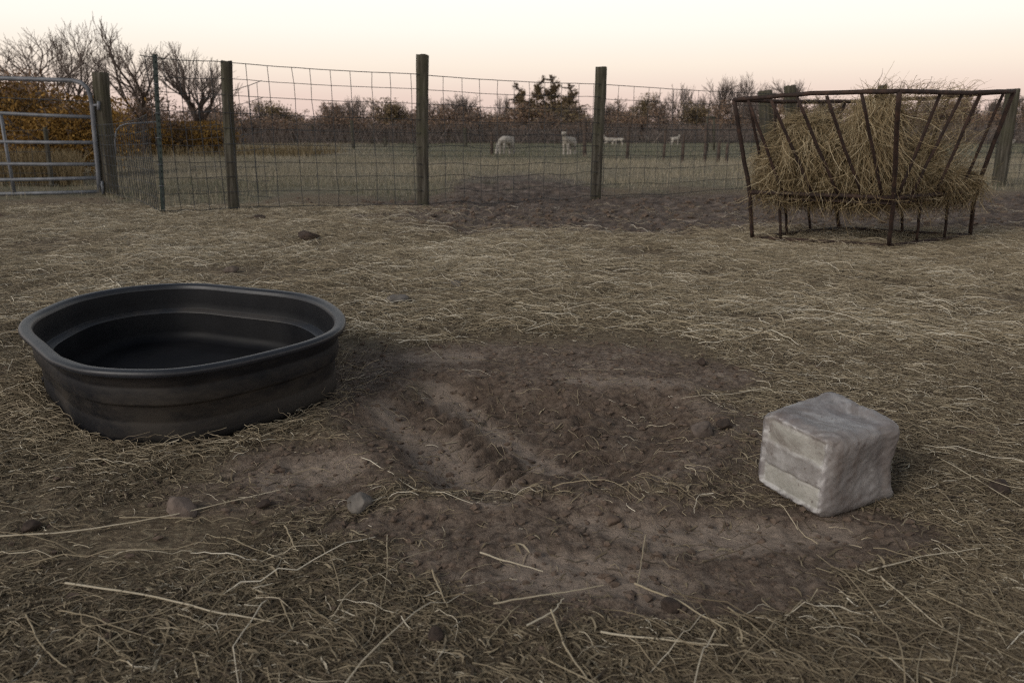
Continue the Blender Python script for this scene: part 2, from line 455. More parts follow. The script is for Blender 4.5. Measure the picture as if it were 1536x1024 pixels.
def pick(n, y0, y1, power, wide=1.25, thr=.0, clump=1.0, extra=None):
    yy = np.linspace(y0, y1, 400)
    w = (yy * .72 + .35) * yy ** (-power)
    cdf = np.cumsum(w); cdf /= cdf[-1]
    outx, outy, have = [], [], 0
    while have < n:
        k = int(n * 1.6) + 100
        y = np.interp(RNG.random(k), cdf, yy)
        x = (RNG.random(k) * 2 - 1) * (y * .72 + .35) * wide
        b, m, gr, gn, st = masks(x, y)
        cl = .5 + fbm(x, y, 2.2, 3, 77) * .9 + fbm(x, y, .6, 2, 78) * .5
        p = st * np.clip(1 - clump + clump * 1.6 * cl, 0.02, 1) + .03 * b + .018 * m
        if extra is not None: p = p * extra(x, y)
        keep = RNG.random(k) < p
        keep &= sdf(RIM, x, y) < .07
        outx.append(x[keep]); outy.append(y[keep]); have += keep.sum()
    return np.concatenate(outx)[:n], np.concatenate(outy)[:n]

def curves(x, y, L, n, curl, lift, pitch, kink=0.0, aniso=.35):
    N = len(x)
    a0 = RNG.normal(0, 1, N) * .9 + np.where(RNG.random(N) < aniso, -.25, RNG.random(N) * 6.283)
    da = RNG.normal(0, 1, (N, n - 1)) * curl[:, None]
    da += RNG.normal(0, 1, (N, 1)) * curl[:, None] * .6
    if kink: da += (RNG.random((N, n - 1)) < .12) * RNG.normal(0, kink, (N, n - 1))
    a = a0[:, None] + np.cumsum(da, 1)
    st = (L / (n - 1))[:, None]
    dx, dy = np.cos(a) * st, np.sin(a) * st
    z0 = np.zeros((N, 1))
    px = np.concatenate([z0, np.cumsum(dx, 1)], 1); py = np.concatenate([z0, np.cumsum(dy, 1)], 1)
    px += (x - px.mean(1))[:, None]; py += (y - py.mean(1))[:, None]
    s = np.linspace(-.5, .5, n)[None]
    hz = height(px.ravel(), py.ravel()).reshape(N, n)
    up = lift[:, None] + np.abs(pitch)[:, None] * L[:, None] * (s * np.sign(pitch)[:, None] + .5)
    up = up + RNG.normal(0, 1, (N, n)) * L[:, None] * .018 + (RNG.random(N) * .10 * L)[:, None] * (1 - 4 * s * s)
    pz = hz + np.maximum(up, .001)
    return np.stack([px, py, pz], -1)

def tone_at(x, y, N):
    # paler towards the feeder; vignette darkening painted into the straw tone near the camera
    falloff = ss(1.6, 4.5, y) * .13 - .07 + .02 * fbm(x, y, .8, 2, 55)
    return np.clip(RNG.normal(.40, .20, N) + falloff + (RNG.random(N) < .10) * .40 + fbm(x, y, 1.5, 2, 56) * .12, 0, 1)

def straw_obj(name, label, n, y0, y1, power, Lr, rr, seg, curl, lift, pitch, sides, kink=0, clump=1.0, extra=None, aniso=.35, tboost=0):
    x, y = pick(n, y0, y1, power, clump=clump, extra=extra)
    N = len(x)
    L = Lr[0] + (Lr[1] - Lr[0]) * RNG.random(N) ** 1.7
    P = curves(x, y, L, seg, curl * (.35 + 1.1 * RNG.random(N)), lift * RNG.random(N) ** 2, RNG.normal(0, pitch, N), kink, aniso)
    # keep clear of tank wall and salt block
    ok = (sdf(RIM, P[:, :, 0].ravel(), P[:, :, 1].ravel()).reshape(N, seg).max(1) < .056)
    P = P[ok]; x = x[ok]; y = y[ok]; N = len(x)
    rad = rr[0] + (rr[1] - rr[0]) * RNG.random(N) ** 1.5
    taper = np.linspace(1, .55, seg)[None]
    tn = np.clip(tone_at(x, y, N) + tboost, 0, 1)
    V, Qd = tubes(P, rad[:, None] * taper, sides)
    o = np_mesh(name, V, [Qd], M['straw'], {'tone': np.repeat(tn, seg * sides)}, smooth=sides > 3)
    return tag(o, label, 'straw', None, 'stuff')

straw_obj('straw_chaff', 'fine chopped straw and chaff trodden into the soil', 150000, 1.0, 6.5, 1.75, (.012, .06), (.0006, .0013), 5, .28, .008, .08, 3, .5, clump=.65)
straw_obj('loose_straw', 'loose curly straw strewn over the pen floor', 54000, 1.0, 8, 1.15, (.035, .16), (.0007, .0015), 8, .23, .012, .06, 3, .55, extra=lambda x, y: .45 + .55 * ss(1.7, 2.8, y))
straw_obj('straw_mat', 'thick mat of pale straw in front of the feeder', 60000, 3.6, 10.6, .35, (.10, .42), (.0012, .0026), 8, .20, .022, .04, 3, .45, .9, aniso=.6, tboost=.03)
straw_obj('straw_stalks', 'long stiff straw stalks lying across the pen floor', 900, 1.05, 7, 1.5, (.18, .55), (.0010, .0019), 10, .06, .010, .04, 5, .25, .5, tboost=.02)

# flat broken leaf and chaff fragments matted into the litter
x, y = pick(60000, 1.0, 6.0, 1.7, clump=.7)
N = len(x)
P = curves(x, y, RNG.uniform(.012, .07, N), 5, np.full(N, .25), RNG.random(N) ** 2 * .006, RNG.normal(0, .07, N), .4, .3)
ok = sdf(RIM, P[:, :, 0].ravel(), P[:, :, 1].ravel()).reshape(N, 5).max(1) < .056
P = P[ok]; x = x[ok]; y = y[ok]; N = len(x)
T_ = P[:, -1] - P[:, 0]; T_ /= np.linalg.norm(T_, axis=1, keepdims=True)
W_ = np.stack([-T_[:, 1], T_[:, 0], RNG.normal(0, .45, N)], 1); W_ /= np.linalg.norm(W_, axis=1, keepdims=True)
wd = RNG.uniform(.0010, .0030, N)[:, None, None] * np.array([.4, 1, 1, .9, .2])[None, :, None]
V = np.stack([P - W_[:, None, :] * wd, P + W_[:, None, :] * wd], 2).reshape(-1, 3)
i_ = (np.arange(N) * 10)[:, None, None] + (np.arange(4) * 2)[None, :, None]
tag(np_mesh('leaf_litter', V, [(i_ + np.array([0, 1, 3, 2])).reshape(-1, 4)], M['straw'], {'tone': np.repeat(np.clip(RNG.normal(.30, .17, N), 0, 1), 10)}, False),
    'flat broken straw leaves trodden into the pen floor', 'straw', None, 'stuff')

def stalk_px(pts, r=.0022, lift=.022):
    P = np.array([G(*p) for p in pts])
    tt = np.linspace(0, 1, 14); i = np.linspace(0, 1, len(P))
    Q_ = np.stack([np.interp(tt, i, P[:, k]) for k in range(3)], 1)
    hh = height(Q_[:, 0], Q_[:, 1]); line = hh[0] + (hh[-1] - hh[0]) * tt
    Q_[:, 2] = .75 * (line + max(0, (hh - line).max() * .8)) + .25 * hh + lift * .6
    return Q_
ST = [[(968, 808), (956, 884)], [(648, 864), (672, 918)], [(428, 793), (446, 836)], [(100, 884), (220, 902), (330, 928), (412, 942)],
      [(40, 930), (62, 975), (100, 1010)], [(720, 838), (815, 856)], [(740, 915), (830, 896), (905, 880)], [(952, 882), (1010, 906), (1090, 958)],
      [(1092, 918), (1165, 984)], [(1300, 862), (1380, 840), (1470, 826)], [(1320, 868), (1400, 940), (1500, 1010)], [(1390, 893), (1460, 925), (1536, 955)],
      [(826, 922), (846, 975), (880, 1023)], [(790, 945), (830, 925), (845, 905)], [(0, 812), (120, 804), (250, 782), (420, 742)], [(180, 782), (290, 784)],
      [(1405, 690), (1460, 722), (1530, 765)], [(1360, 785), (1350, 800)], [(900, 955), (1010, 975), (1090, 985)], [(292, 990), (300, 1023)],
      [(1150, 590), (1100, 600), (1020, 606)], [(1180, 460), (1260, 470), (1400, 520)], [(1390, 480), (1500, 510), (1560, 520)], [(1060, 445), (1140, 470), (1180, 500)],
      [(1420, 1005), (1290, 1000)], [(420, 905), (440, 950)], [(380, 890), (412, 880)], [(150, 980), (220, 940), (260, 915)]]
P = np.stack([stalk_px(p) for p in ST])
P[:, :, :2] += RNG.normal(0, .0008, P[:, :, :2].shape)
V, Qd = tubes(P, np.linspace(.0026, .0014, 14)[None] * (.75 + .4 * RNG.random((len(P), 1))), 6)
tag(np_mesh('long_straw', V, [Qd], M['straw'], {'tone': np.repeat(RNG.uniform(.58, .88, len(P)), 14 * 6)}),
    'few long thick pale stalks lying apart on the dark litter', 'straw', None, 'stuff')

# soil crumbs
def blob(n, sub=1):
    import bmesh
    bm = bmesh.new(); bmesh.ops.create_icosphere(bm, subdivisions=sub, radius=1)
    v = np.array([x.co[:] for x in bm.verts]); f_ = np.array([[q.index for q in p.verts] for p in bm.faces]); bm.free()
    return v, f_
bv, bf = blob(1, 1)
n = 21000
yy = np.concatenate([RNG.uniform(1.15, 4.2, 16000), RNG.uniform(7, 12, 5000)])
xx = (RNG.random(n) * 2 - 1) * (yy * .72 + .3)
b_, m_, g_, _, s_ = masks(xx, yy)
kp = (RNG.random(n) < (.12 + .8 * b_ + .9 * m_) * (1 - g_)) & (sdf(RIM, xx, yy) < .03)
xx, yy = xx[kp], yy[kp]; n = len(xx)
rad = .0018 + .011 * RNG.random(n) ** 6 + ss(6, 9, yy) * .034 * RNG.random(n) ** 3
zz = height(xx, yy)
S = rad[:, None, None] * (1 + RNG.normal(0, .30, (n, len(bv), 1))) * bv[None] * np.array([1.2, 1, .7])
V = S + np.stack([xx, yy, zz + rad * .25], 1)[:, None, :]
Fc = (bf[None] + (np.arange(n) * len(bv))[:, None, None]).reshape(-1, 3)
tag(np_mesh('soil_crumbs', V.reshape(-1, 3), [Fc], M['clod'], smooth=False), 'crumbs and clods of dry soil scattered over the bare ground', 'soil', None, 'stuff')

# ------------------------------------------------------------------ stones and clods
def rock(name, px, py, wpx, hpx, mat, label, cat='stone', seed=0, flat=1.0, angular=.25, group=None):
    p = G(px, py); sc = F / math.hypot(p[1], CAMH)
    w_, h_ = wpx / sc / 2, hpx / sc
    bv3, bf3 = blob(1, 3)
    r = np.random.default_rng(seed + 100)
    k = r.normal(0, 1, (14, 3)); k /= np.linalg.norm(k, axis=1, keepdims=True)
    v = bv3.copy()
    for q in k:
        d = v @ q; cut = r.uniform(.48, .82)
        v -= np.maximum(d - cut, 0)[:, None] * q * (.62 + angular)
    nz = fbm(bv3[:, 0] * 2 + bv3[:, 2], bv3[:, 1] * 2 - bv3[:, 2], 2.1, 3, seed)
    v *= (1 + .16 * nz + .05 * fbm(bv3[:, 0] * 3 + bv3[:, 2], bv3[:, 1] * 3 - bv3[:, 2], 5, 2, seed + 50))[:, None]
    v *= np.array([w_, w_ * flat, h_ * .70])
    o = np_mesh(name, v, [bf3], mat)
    o.location = (p[0], p[1] + w_ * .6, H1(p[0], p[1] + w_ * .6) + h_ * (.5 if name == 'wood_chunk' else .30))
    o.rotation_euler = (0, 0, r.uniform(-.5, .5))
    return tag(o, label, cat, group)
rock('stone', 265, 778, 56, 40, M['stone_pink'], 'pinkish rounded stone on the dirt in front of the black tank', seed=1)
rock('stone', 540, 768, 44, 28, M['stone_grey'], 'small pale grey stone alone on bare dirt below the hollow', seed=31, angular=.38)
rock('stone', 1058, 662, 40, 26, M['stone_brown'], 'brown stone at the right edge of the dug hollow', seed=3)
rock('stone', 685, 433, 22, 14, M['stone_grey'], 'small grey pointed stone on straw behind the hollow', seed=4)
rock('stone', 592, 458, 42, 14, M['stone_grey'], 'flat grey stone half sunk in straw just behind the black tank', seed=5)
rock('wood_chunk', 460, 366, 44, 15, M['manure'], 'dark blocky wood chunk lying on the straw below the fence', 'wood', seed=6, flat=.7, angular=.6)
rock('stone', 346, 411, 24, 10, M['stone_brown'], 'brown wedge shaped stone directly behind the tank rim', seed=7)
rock('clod', 1054, 548, 18, 11, M['manure'], 'dark clod on thin straw above the salt block', 'clod', seed=8)
rock('clod', 1503, 740, 34, 22, M['manure'], 'black clod with straw beside it at the right of the salt block', 'clod', seed=9)
rock('clod', 1008, 920, 32, 20, M['manure'], 'round dark dung ball at the end of a long stalk', 'clod', seed=10)
rock('clod', 650, 964, 28, 18, M['manure'], 'round dark dung ball on foreground chaff near two short stalks', 'clod', seed=11)
rock('clod', 386, 331, 26, 8, M['manure'], 'black clod by the foot of the mossy corner post', 'clod', seed=12)
rock('clod', 408, 346, 20, 5, M['manure'], 'flat black clod on straw in front of the mossy corner post', 'clod', seed=13)
rock('clod', 650, 329, 12, 5, M['manure'], 'tiny black clod near the foot of the tall middle post', 'clod', seed=14)
rock('clod', 920, 786, 26, 12, M['clod'], 'brown soil clod below the hollow on bare dirt', 'clod', seed=15)
rock('clod', 394, 764, 26, 12, M['manure'], 'dark clod between the two foreground stones', 'clod', seed=16)
rock('clod', 40, 800, 30, 14, M['manure'], 'dark clod among straw at the left edge', 'clod', seed=17)
rock('clod', 1090, 652, 34, 12, M['manure'], 'dark crumbly clod touching the brown stone by the hollow', 'clod', seed=18)

# ------------------------------------------------------------------ stock tank
def resample(poly, n=160):
    p = np.asarray(poly); m = len(p); out = []
    for i in range(m):
        a, b, c_, d = p[i - 1], p[i], p[(i + 1) % m], p[(i + 2) % m]
        for t_ in np.linspace(0, 1, 12, endpoint=False):
            out.append(.5 * (2 * b + (c_ - a) * t_ + (2 * a - 5 * b + 4 * c_ - d) * t_ ** 2 + (3 * b - a - 3 * c_ + d) * t_ ** 3))
    q = np.array(out)
    for _ in range(1): q = (np.roll(q, 1, 0) + 2 * q + np.roll(q, -1, 0)) / 4
    L = np.concatenate([[0], np.cumsum(np.linalg.norm(np.diff(np.vstack([q, q[:1]]), axis=0), axis=1))])
    s_ = np.linspace(0, L[-1], n, endpoint=False); qq = np.vstack([q, q[:1]])
    return np.stack([np.interp(s_, L, qq[:, 0]), np.interp(s_, L, qq[:, 1])], 1)
OUT = resample(RIM); NT_ = len(OUT)
tg = np.roll(OUT, -1, 0) - np.roll(OUT, 1, 0); tg /= np.linalg.norm(tg, axis=1, keepdims=True)
INW = np.stack([-tg[:, 1], tg[:, 0]], 1)
if ((RIM_C - OUT) * INW).sum() < 0: INW = -INW
def off(d):
    q = OUT + INW * d
    # light smoothing keeps the inset loop clean
    for _ in range(2): q = (np.roll(q, 1, 0) + 2 * q + np.roll(q, -1, 0)) / 4
    return q
def loft(profile, close=False, cap=None):
    V = []
    for d, z in profile: V.append(np.column_stack([off(d), np.full(NT_, z)]))
    V = np.concatenate(V); n = len(profile)
    i = np.arange(NT_); j = (i + 1) % NT_
    Q_ = np.concatenate([np.stack([r_ * NT_ + i, r_ * NT_ + j, (r_ + 1) * NT_ + j, (r_ + 1) * NT_ + i], 1) for r_ in range(n - 1)])
    T_ = None
    if cap:
        V = np.vstack([V, [[*V[-NT_:, :2].mean(0), profile[-1][1]]]])
        T_ = np.stack([(n - 1) * NT_ + i, (n - 1) * NT_ + j, np.full(NT_, len(V) - 1)], 1)
    return V, Q_, T_
tz = .004
tank = empty('stock_tank', (RIM_C[0], RIM_C[1], tz), 'low black oval stock tank standing on the straw by the hollow', 'stock tank')
def tank_part(name, prof, cap=None, parent=tank, mat='tank'):
    V, Q_, T_ = loft(prof, cap=cap)
    V = V - np.array([RIM_C[0], RIM_C[1], 0])
    return np_mesh(name, V, [Q_] + ([T_] if cap else []), M[mat], parent=parent)
outer = [(.034, .262), (.035, .252), (.036, .222), (.039, .217), (.036, .212), (.037, .160), (.039, .153), (.045, .149), (.054, .145), (.057, .140),
         (.056, .09), (.058, .085), (.0565, .080), (.055, .030), (.056, .010), (.068, .0)]
tank_part('outer_wall', outer, cap=True)
tank_part('upper_inner_wall', [(.050, .264), (.058, .20), (.060, .172), (.063, .1665)], mat='tank_in')
tank_part('ledge', [(.063, .1665), (.068, .163), (.094, .158), (.099, .151)], mat='rim')
tank_part('lower_inner_wall', [(.099, .151), (.108, .06), (.115, .025), (.16, .016)], mat='tank_in')
tank_part('floor', [(.160, .017), (.25, .0165), (.30, .0185), (.306, .0165)], cap=True, mat='tank_in')
rimp = [(.040, .262), (.022, .258), (.006, .260), (.001, .268), (.0005, .277), (.005, .2845), (.014, .2875), (.030, .2870), (.040, .284), (.047, .277), (.050, .264)]
tank_part('rim', rimp, mat='rim')
# drain plug on the left end
pl = MB(); d_ = G(66, 600)[:2]
kk = int(np.argmin(np.hypot(OUT[:, 0] - G(50, 520, .2)[0], OUT[:, 1] - G(50, 520, .2)[1])))
p0 = off(.075)[kk] - RIM_C; nn = -INW[kk]
pl.tube([(*(p0 - nn * .01), .055), (*(p0 + nn * .012), .055)], .024, 14)
pl.tube([(*(p0 + nn * .012), .055), (*(p0 + nn * .026), .055)], .013, 6)
pl.build('drain_plug', M['tank'], tank)

# straw pushed up around the tank foot
nT = 4200
k = RNG.integers(0, NT_, nT)
dd = np.abs(RNG.normal(0, .07, nT)) - .045
bx = OUT[k] - INW[k] * dd[:, None]
w_ = .35 + .65 * ss(.2, -.4, (bx[:, 0] - RIM_C[0]))
kp = RNG.random(nT) < w_ * (1 - .6 * masks(bx[:, 0], bx[:, 1])[0])
bx = bx[kp]; N = len(bx)
L = RNG.uniform(.04, .2, N)
P = curves(bx[:, 0], bx[:, 1], L, 8, np.full(N, .33), RNG.random(N) ** 2 * .025, RNG.normal(0, .16, N), .5)
ok = sdf(RIM, P[:, :, 0].ravel(), P[:, :, 1].ravel()).reshape(N, 8).max(1) < .056
P = P[ok]; N = len(P)
V, Qd = tubes(P, RNG.uniform(.0008, .0016, (N, 1)) * np.linspace(1, .5, 8)[None], 3)
tag(np_mesh('straw_drift', V, [Qd], M['straw'], {'tone': np.repeat(np.clip(RNG.normal(.48, .18, N), 0, 1), 24)}, False),
    'straw drifted against the foot of the black tank', 'straw', None, 'stuff')

# ------------------------------------------------------------------ salt block
def make_salt():
    n = 56
    e1 = SALT_L - SALT_F; a = .280; e1 = e1 / np.linalg.norm(e1)
    e2 = np.array([e1[1], -e1[0]]); b = .305
    if e2 @ (SALT_R - SALT_F) < 0: e2 = -e2
    hgt = .258
    # cube sphere style grid
    faces, verts = [], []
    lin = np.linspace(-1, 1, n)
    U, W = np.meshgrid(lin, lin, indexing='ij'); U = U.ravel(); W = W.ravel(); one = np.ones_like(U)
    sides = [np.stack([U, W, one], 1), np.stack([W, U, -one], 1), np.stack([U, one, -W], 1), np.stack([U, -one, W], 1), np.stack([one, U, W], 1), np.stack([-one, U, -W], 1)]
    ids = np.arange(n * n).reshape(n, n)
    q = np.stack([ids[:-1, :-1], ids[1:, :-1], ids[1:, 1:], ids[:-1, 1:]], -1).reshape(-1, 4)
    V = np.concatenate(sides); Fq = np.concatenate([q + i * n * n for i in range(6)])
    key = np.round(V * 1000).astype(int); _, first, inv = np.unique(key, axis=0, return_index=True, return_inverse=True)
    inv = inv.ravel(); V = V[first]; Fq = inv[Fq]
    p, qv, r = V.T                     # p along e1 (left face), q along e2 (right face), r up
    rad = .32
    C = np.clip(V, -1 + rad, 1 - rad); D = V - C; ln = np.linalg.norm(D, axis=1, keepdims=True)
    B = C + np.where(ln > 1e-6, D / np.maximum(ln, 1e-6) * rad, 0)
    Nn = np.where(ln > 1e-6, D / np.maximum(ln, 1e-6), 0)
    x, y, z = B[:, 0] * a / 2, B[:, 1] * b / 2, B[:, 2] * hgt / 2
    n1 = fbm(p * 1.3 + r * .7, qv * 1.3 - r * .9, 1.6, 4, 201); n2 = fbm(p * 2 + r * 1.6, qv * 2 - r * 1.4, 5, 3, 202)
    disp = n1 * .003 + n2 * .0024 + .0012 * fbm(p * 2 + r, qv * 2 - r, 14, 2, 210)
    left = ss(-.93, -1, qv)            # left face: q = -1 (its outward normal is -e2)
    panel = left * ss(.80, .74, np.abs(p + .03)) * ss(.86, .80, np.abs(r - .03))
    gro = lambda v, c, w: np.exp(-((v - c) / w) ** 2)
    wob = .025 * fbm(p * 2, r * 2, 2, 2, 203)
    rw = r + wob
    mid = ss(-.30, -.25, rw) * (1 - ss(.24, .29, rw))
    depth = .010 - .006 * mid
    disp = disp - panel * depth - panel * .004 * gro(rw, -.28, .02)
    disp = disp - left * gro(p, .74, .025) * .006 * ss(.9, .7, np.abs(r))
    edge_ = ss(.66, .76, np.abs(p + .03)) * ss(.92, .82, np.abs(p + .03)) * ss(.9, .8, np.abs(r)) + ss(.74, .82, np.abs(r - .03)) * ss(.97, .88, np.abs(r - .03)) * ss(.9, .8, np.abs(p))
    rind = left * np.clip(edge_ * .8 + (gro(rw, .27, .03) + gro(rw, -.32, .03)) * panel * .5, 0, 1) * (.10 + .65 * ss(-.25, .25, n2))
    disp = disp + rind * .0025
    panel = panel * (1 - .75 * mid)
    # right face (p = -1): licked hollow towards the back, foot left standing
    rightf = ss(-.80, -1, p)
    side_shade = rightf
    hollow = ss(.05, .95, qv) * np.exp(-((r + .02) / .52) ** 2)
    y = y - hollow * .020 * ss(.2, 1, qv) * ss(.6, -.6, p)
    x = x + rightf * (.012 * np.exp(-((qv - .25) / .5) ** 2 - (r / .7) ** 2) + .006 * gro(qv + .15 * r, .52, .12))
    lip = ss(.1, 1, qv) * ss(-.62, -.9, r)
    y = y + lip * .014; x = x - lip * .004
    top = ss(.8, 1, r)
    z = z + top * (.005 * ss(.1, .55, p) * ss(-.2, .5, qv) - .005 * gro(p, -.05, .16) * ss(-.9, -.2, -qv) + .008 * fbm(p, qv, 2.2, 3, 204) - .012 * ss(.2, 1, qv) * ss(-.2, -1, p))
    z = z + .010 * ss(.35, .75, qv) * top - .018 * ss(.5, 1, p) * ss(.5, -1, qv) * top * .4
    x = x + Nn[:, 0] * disp; y = y + Nn[:, 1] * disp; z = z + Nn[:, 2] * disp
    # dark chip at the near top corner
    chip = np.exp(-(((p + .9) / .12) ** 2 + ((qv + .9) / .14) ** 2 + ((r - .84) / .12) ** 2))
    x += chip * .006; y += chip * .008; z -= chip * .006
    z = z + hgt / 2 - (.004)
    c = SALT_F + e1 * (a / 2 - .012) + e2 * (b / 2 - .014) 
    wx = x * e1[0] + y * e2[0]; wy = x * e1[1] + y * e2[1]
    o = np_mesh('salt_block', np.stack([wx, wy, z], 1), [Fq], M['salt'], {'panel': np.clip(panel, 0, 1), 'side_shade': side_shade, 'rind': np.clip(rind, 0, 1)})
    import bmesh
    bm = bmesh.new(); bm.from_mesh(o.data); bmesh.ops.recalc_face_normals(bm, faces=bm.faces); bm.to_mesh(o.data); bm.free()
    o.location = (c[0], c[1], H1(*c) - .002)
    return tag(o, 'weathered grey mineral salt block with one licked hollow side on bare soil', 'salt block')
make_salt()

# ------------------------------------------------------------------ hay feeder
TOPY = dict(L=6.95, N=5.95, R=6.95, B=8.05)
TOP = {'L': at_y(1101, 150, 6.95), 'N': at_y(1349, 137, 5.95), 'R': at_y(1521, 137, 6.95), 'B': at_y(1300, 152, 8.05)}
MID = {'L': G(1127, 289, .48), 'N': G(1340, 297, .48), 'R': G(1463, 287, .48)}
MID['L'][1] += .05
MID['B'] = MID['L'] + MID['R'] - MID['N'] + np.array([0, .1, 0])
FC = (MID['L'] + MID['R']) / 2; FC[2] = 0
feeder = empty('hay_feeder', (FC[0], FC[1], 0), 'rusty brown steel hay feeder with slanted bars holding hay', 'hay feeder')
def local(p): return np.asarray(p) - FC
def bar(name, pts, r, sides=8):
    mb = MB(); pts = [np.asarray(p, float) for p in pts]
    P_ = []
    for a_, b_ in zip(pts[:-1], pts[1:]):
        for t_ in np.linspace(0, 1, 6, endpoint=False): P_.append(a_ + (b_ - a_) * t_)
    P_.append(pts[-1]); P_ = np.array(P_)
    L_ = np.linalg.norm(pts[-1] - pts[0])
    P_[1:-1] += RNG.normal(0, .0022, (len(P_) - 2, 3))
    mb.tube([local(p) for p in P_], r, sides)
    return mb.build(name, M['rust'], feeder)
def lerp(a, b, t_): return a + (b - a) * t_
for a_, b_ in ('LN', 'NR', 'RB', 'BL'):
    sag = lerp(TOP[a_], TOP[b_], .5) + np.array([0, 0, -.012 if (a_, b_) != ('L', 'N') else .02])
    bar('top_rail', [TOP[a_], sag, TOP[b_]], .0185, 10)
    bar('middle_rail', [MID[a_], MID[b_]], .021, 10)
GZ = .035
BAS = {k_: np.array([v_[0], v_[1], GZ]) for k_, v_ in MID.items()}
BAS['L'] = G(1128, 361); BAS['N'] = G(1333, 374); BAS['R'] = G(1454, 358); BAS['B'] = BAS['L'] + BAS['R'] - BAS['N']
for k_ in BAS: BAS[k_][2] = GZ
for a_, b_ in ('LN', 'NR', 'RB', 'BL'):
    bar('base_rail', [BAS[a_], BAS[b_]], .017, 10)
for k_ in 'LNRB':
    bar('corner_post', [BAS[k_], MID[k_], TOP[k_]], .0195, 10)
for a_, b_, tops, mids in (('L', 'N', (.10, .25, .42, .60, .80), (.25, .46, .64, .80, .93)),
                           ('N', 'R', (.33, .52, .68, .90), (.04, .20, .48, .80)),
                           ('R', 'B', (.2, .4, .6, .8), (.25, .42, .58, .75)),
                           ('B', 'L', (.18, .36, .54, .72, .90), (.25, .4, .55, .7, .82))):
    for tt_, mm_ in zip(tops, mids):
        bar('slanted_bar', [lerp(TOP[a_], TOP[b_], tt_) + [0, 0, -.01], lerp(MID[a_], MID[b_], mm_)], .0135)
for a_, b_, ps in (('L', 'N', (.22, .0)[:1]), ('N', 'R', (.32, .66)), ('B', 'L', (.35, .62)), ('R', 'B', (.5,))):
    for q_ in ps:
        bar('leg', [lerp(BAS[a_], BAS[b_], q_), lerp(MID[a_], MID[b_], q_)], .0135)
# shallow tray below the hay
def quad_panel(name, pts, th, mat, parent):
    mb = MB(); p_ = np.array([local(q) for q in pts]); mb.add(np.vstack([p_, p_ - [0, 0, th]]),
        np.array([[0, 1, 2, 3], [7, 6, 5, 4], [0, 4, 5, 1], [1, 5, 6, 2], [2, 6, 7, 3], [3, 7, 4, 0]]))
    return mb.build(name, mat, parent, smooth=False)
cm = (MID['L'] + MID['R']) / 2
quad_panel('tray', [lerp(MID[k_], cm, .06) + [0, 0, -.03] for k_ in 'LNRB'], .03, M['rust'], feeder)

# hay pile ----------------------------------------------------------
def at_d(px, py, y): return at_y(px, py, y)
HB = []   # (centre, radii)
def hb(px, py, y, rx, ry, rz): HB.append((at_y(px, py, y + .22), np.array([rx, ry * .72, rz])))
hb(1205, 232, 7.05, .32, .36, .38)
hb(1180, 254, 6.95, .27, .34, .27)
hb(1246, 248, 6.85, .28, .34, .34)
hb(1312, 215, 6.75, .19, .26, .46)
hb(1300, 250, 6.75, .26, .26, .34)
hb(1376, 252, 7.1, .17, .26, .28)
hb(1372, 272, 6.85, .33, .32, .17)
hb(1430, 276, 7.05, .22, .30, .14)
hb(1345, 270, 6.65, .24, .24, .18)
import bmesh
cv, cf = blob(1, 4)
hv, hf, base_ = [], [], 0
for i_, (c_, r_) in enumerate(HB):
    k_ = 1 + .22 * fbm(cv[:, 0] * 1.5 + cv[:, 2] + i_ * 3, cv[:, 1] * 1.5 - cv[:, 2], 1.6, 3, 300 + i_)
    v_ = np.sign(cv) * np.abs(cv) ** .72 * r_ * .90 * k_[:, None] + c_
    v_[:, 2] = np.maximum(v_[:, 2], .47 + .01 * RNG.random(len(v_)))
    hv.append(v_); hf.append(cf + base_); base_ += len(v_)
core_v = np.concatenate(hv); core_f = np.concatenate(hf)
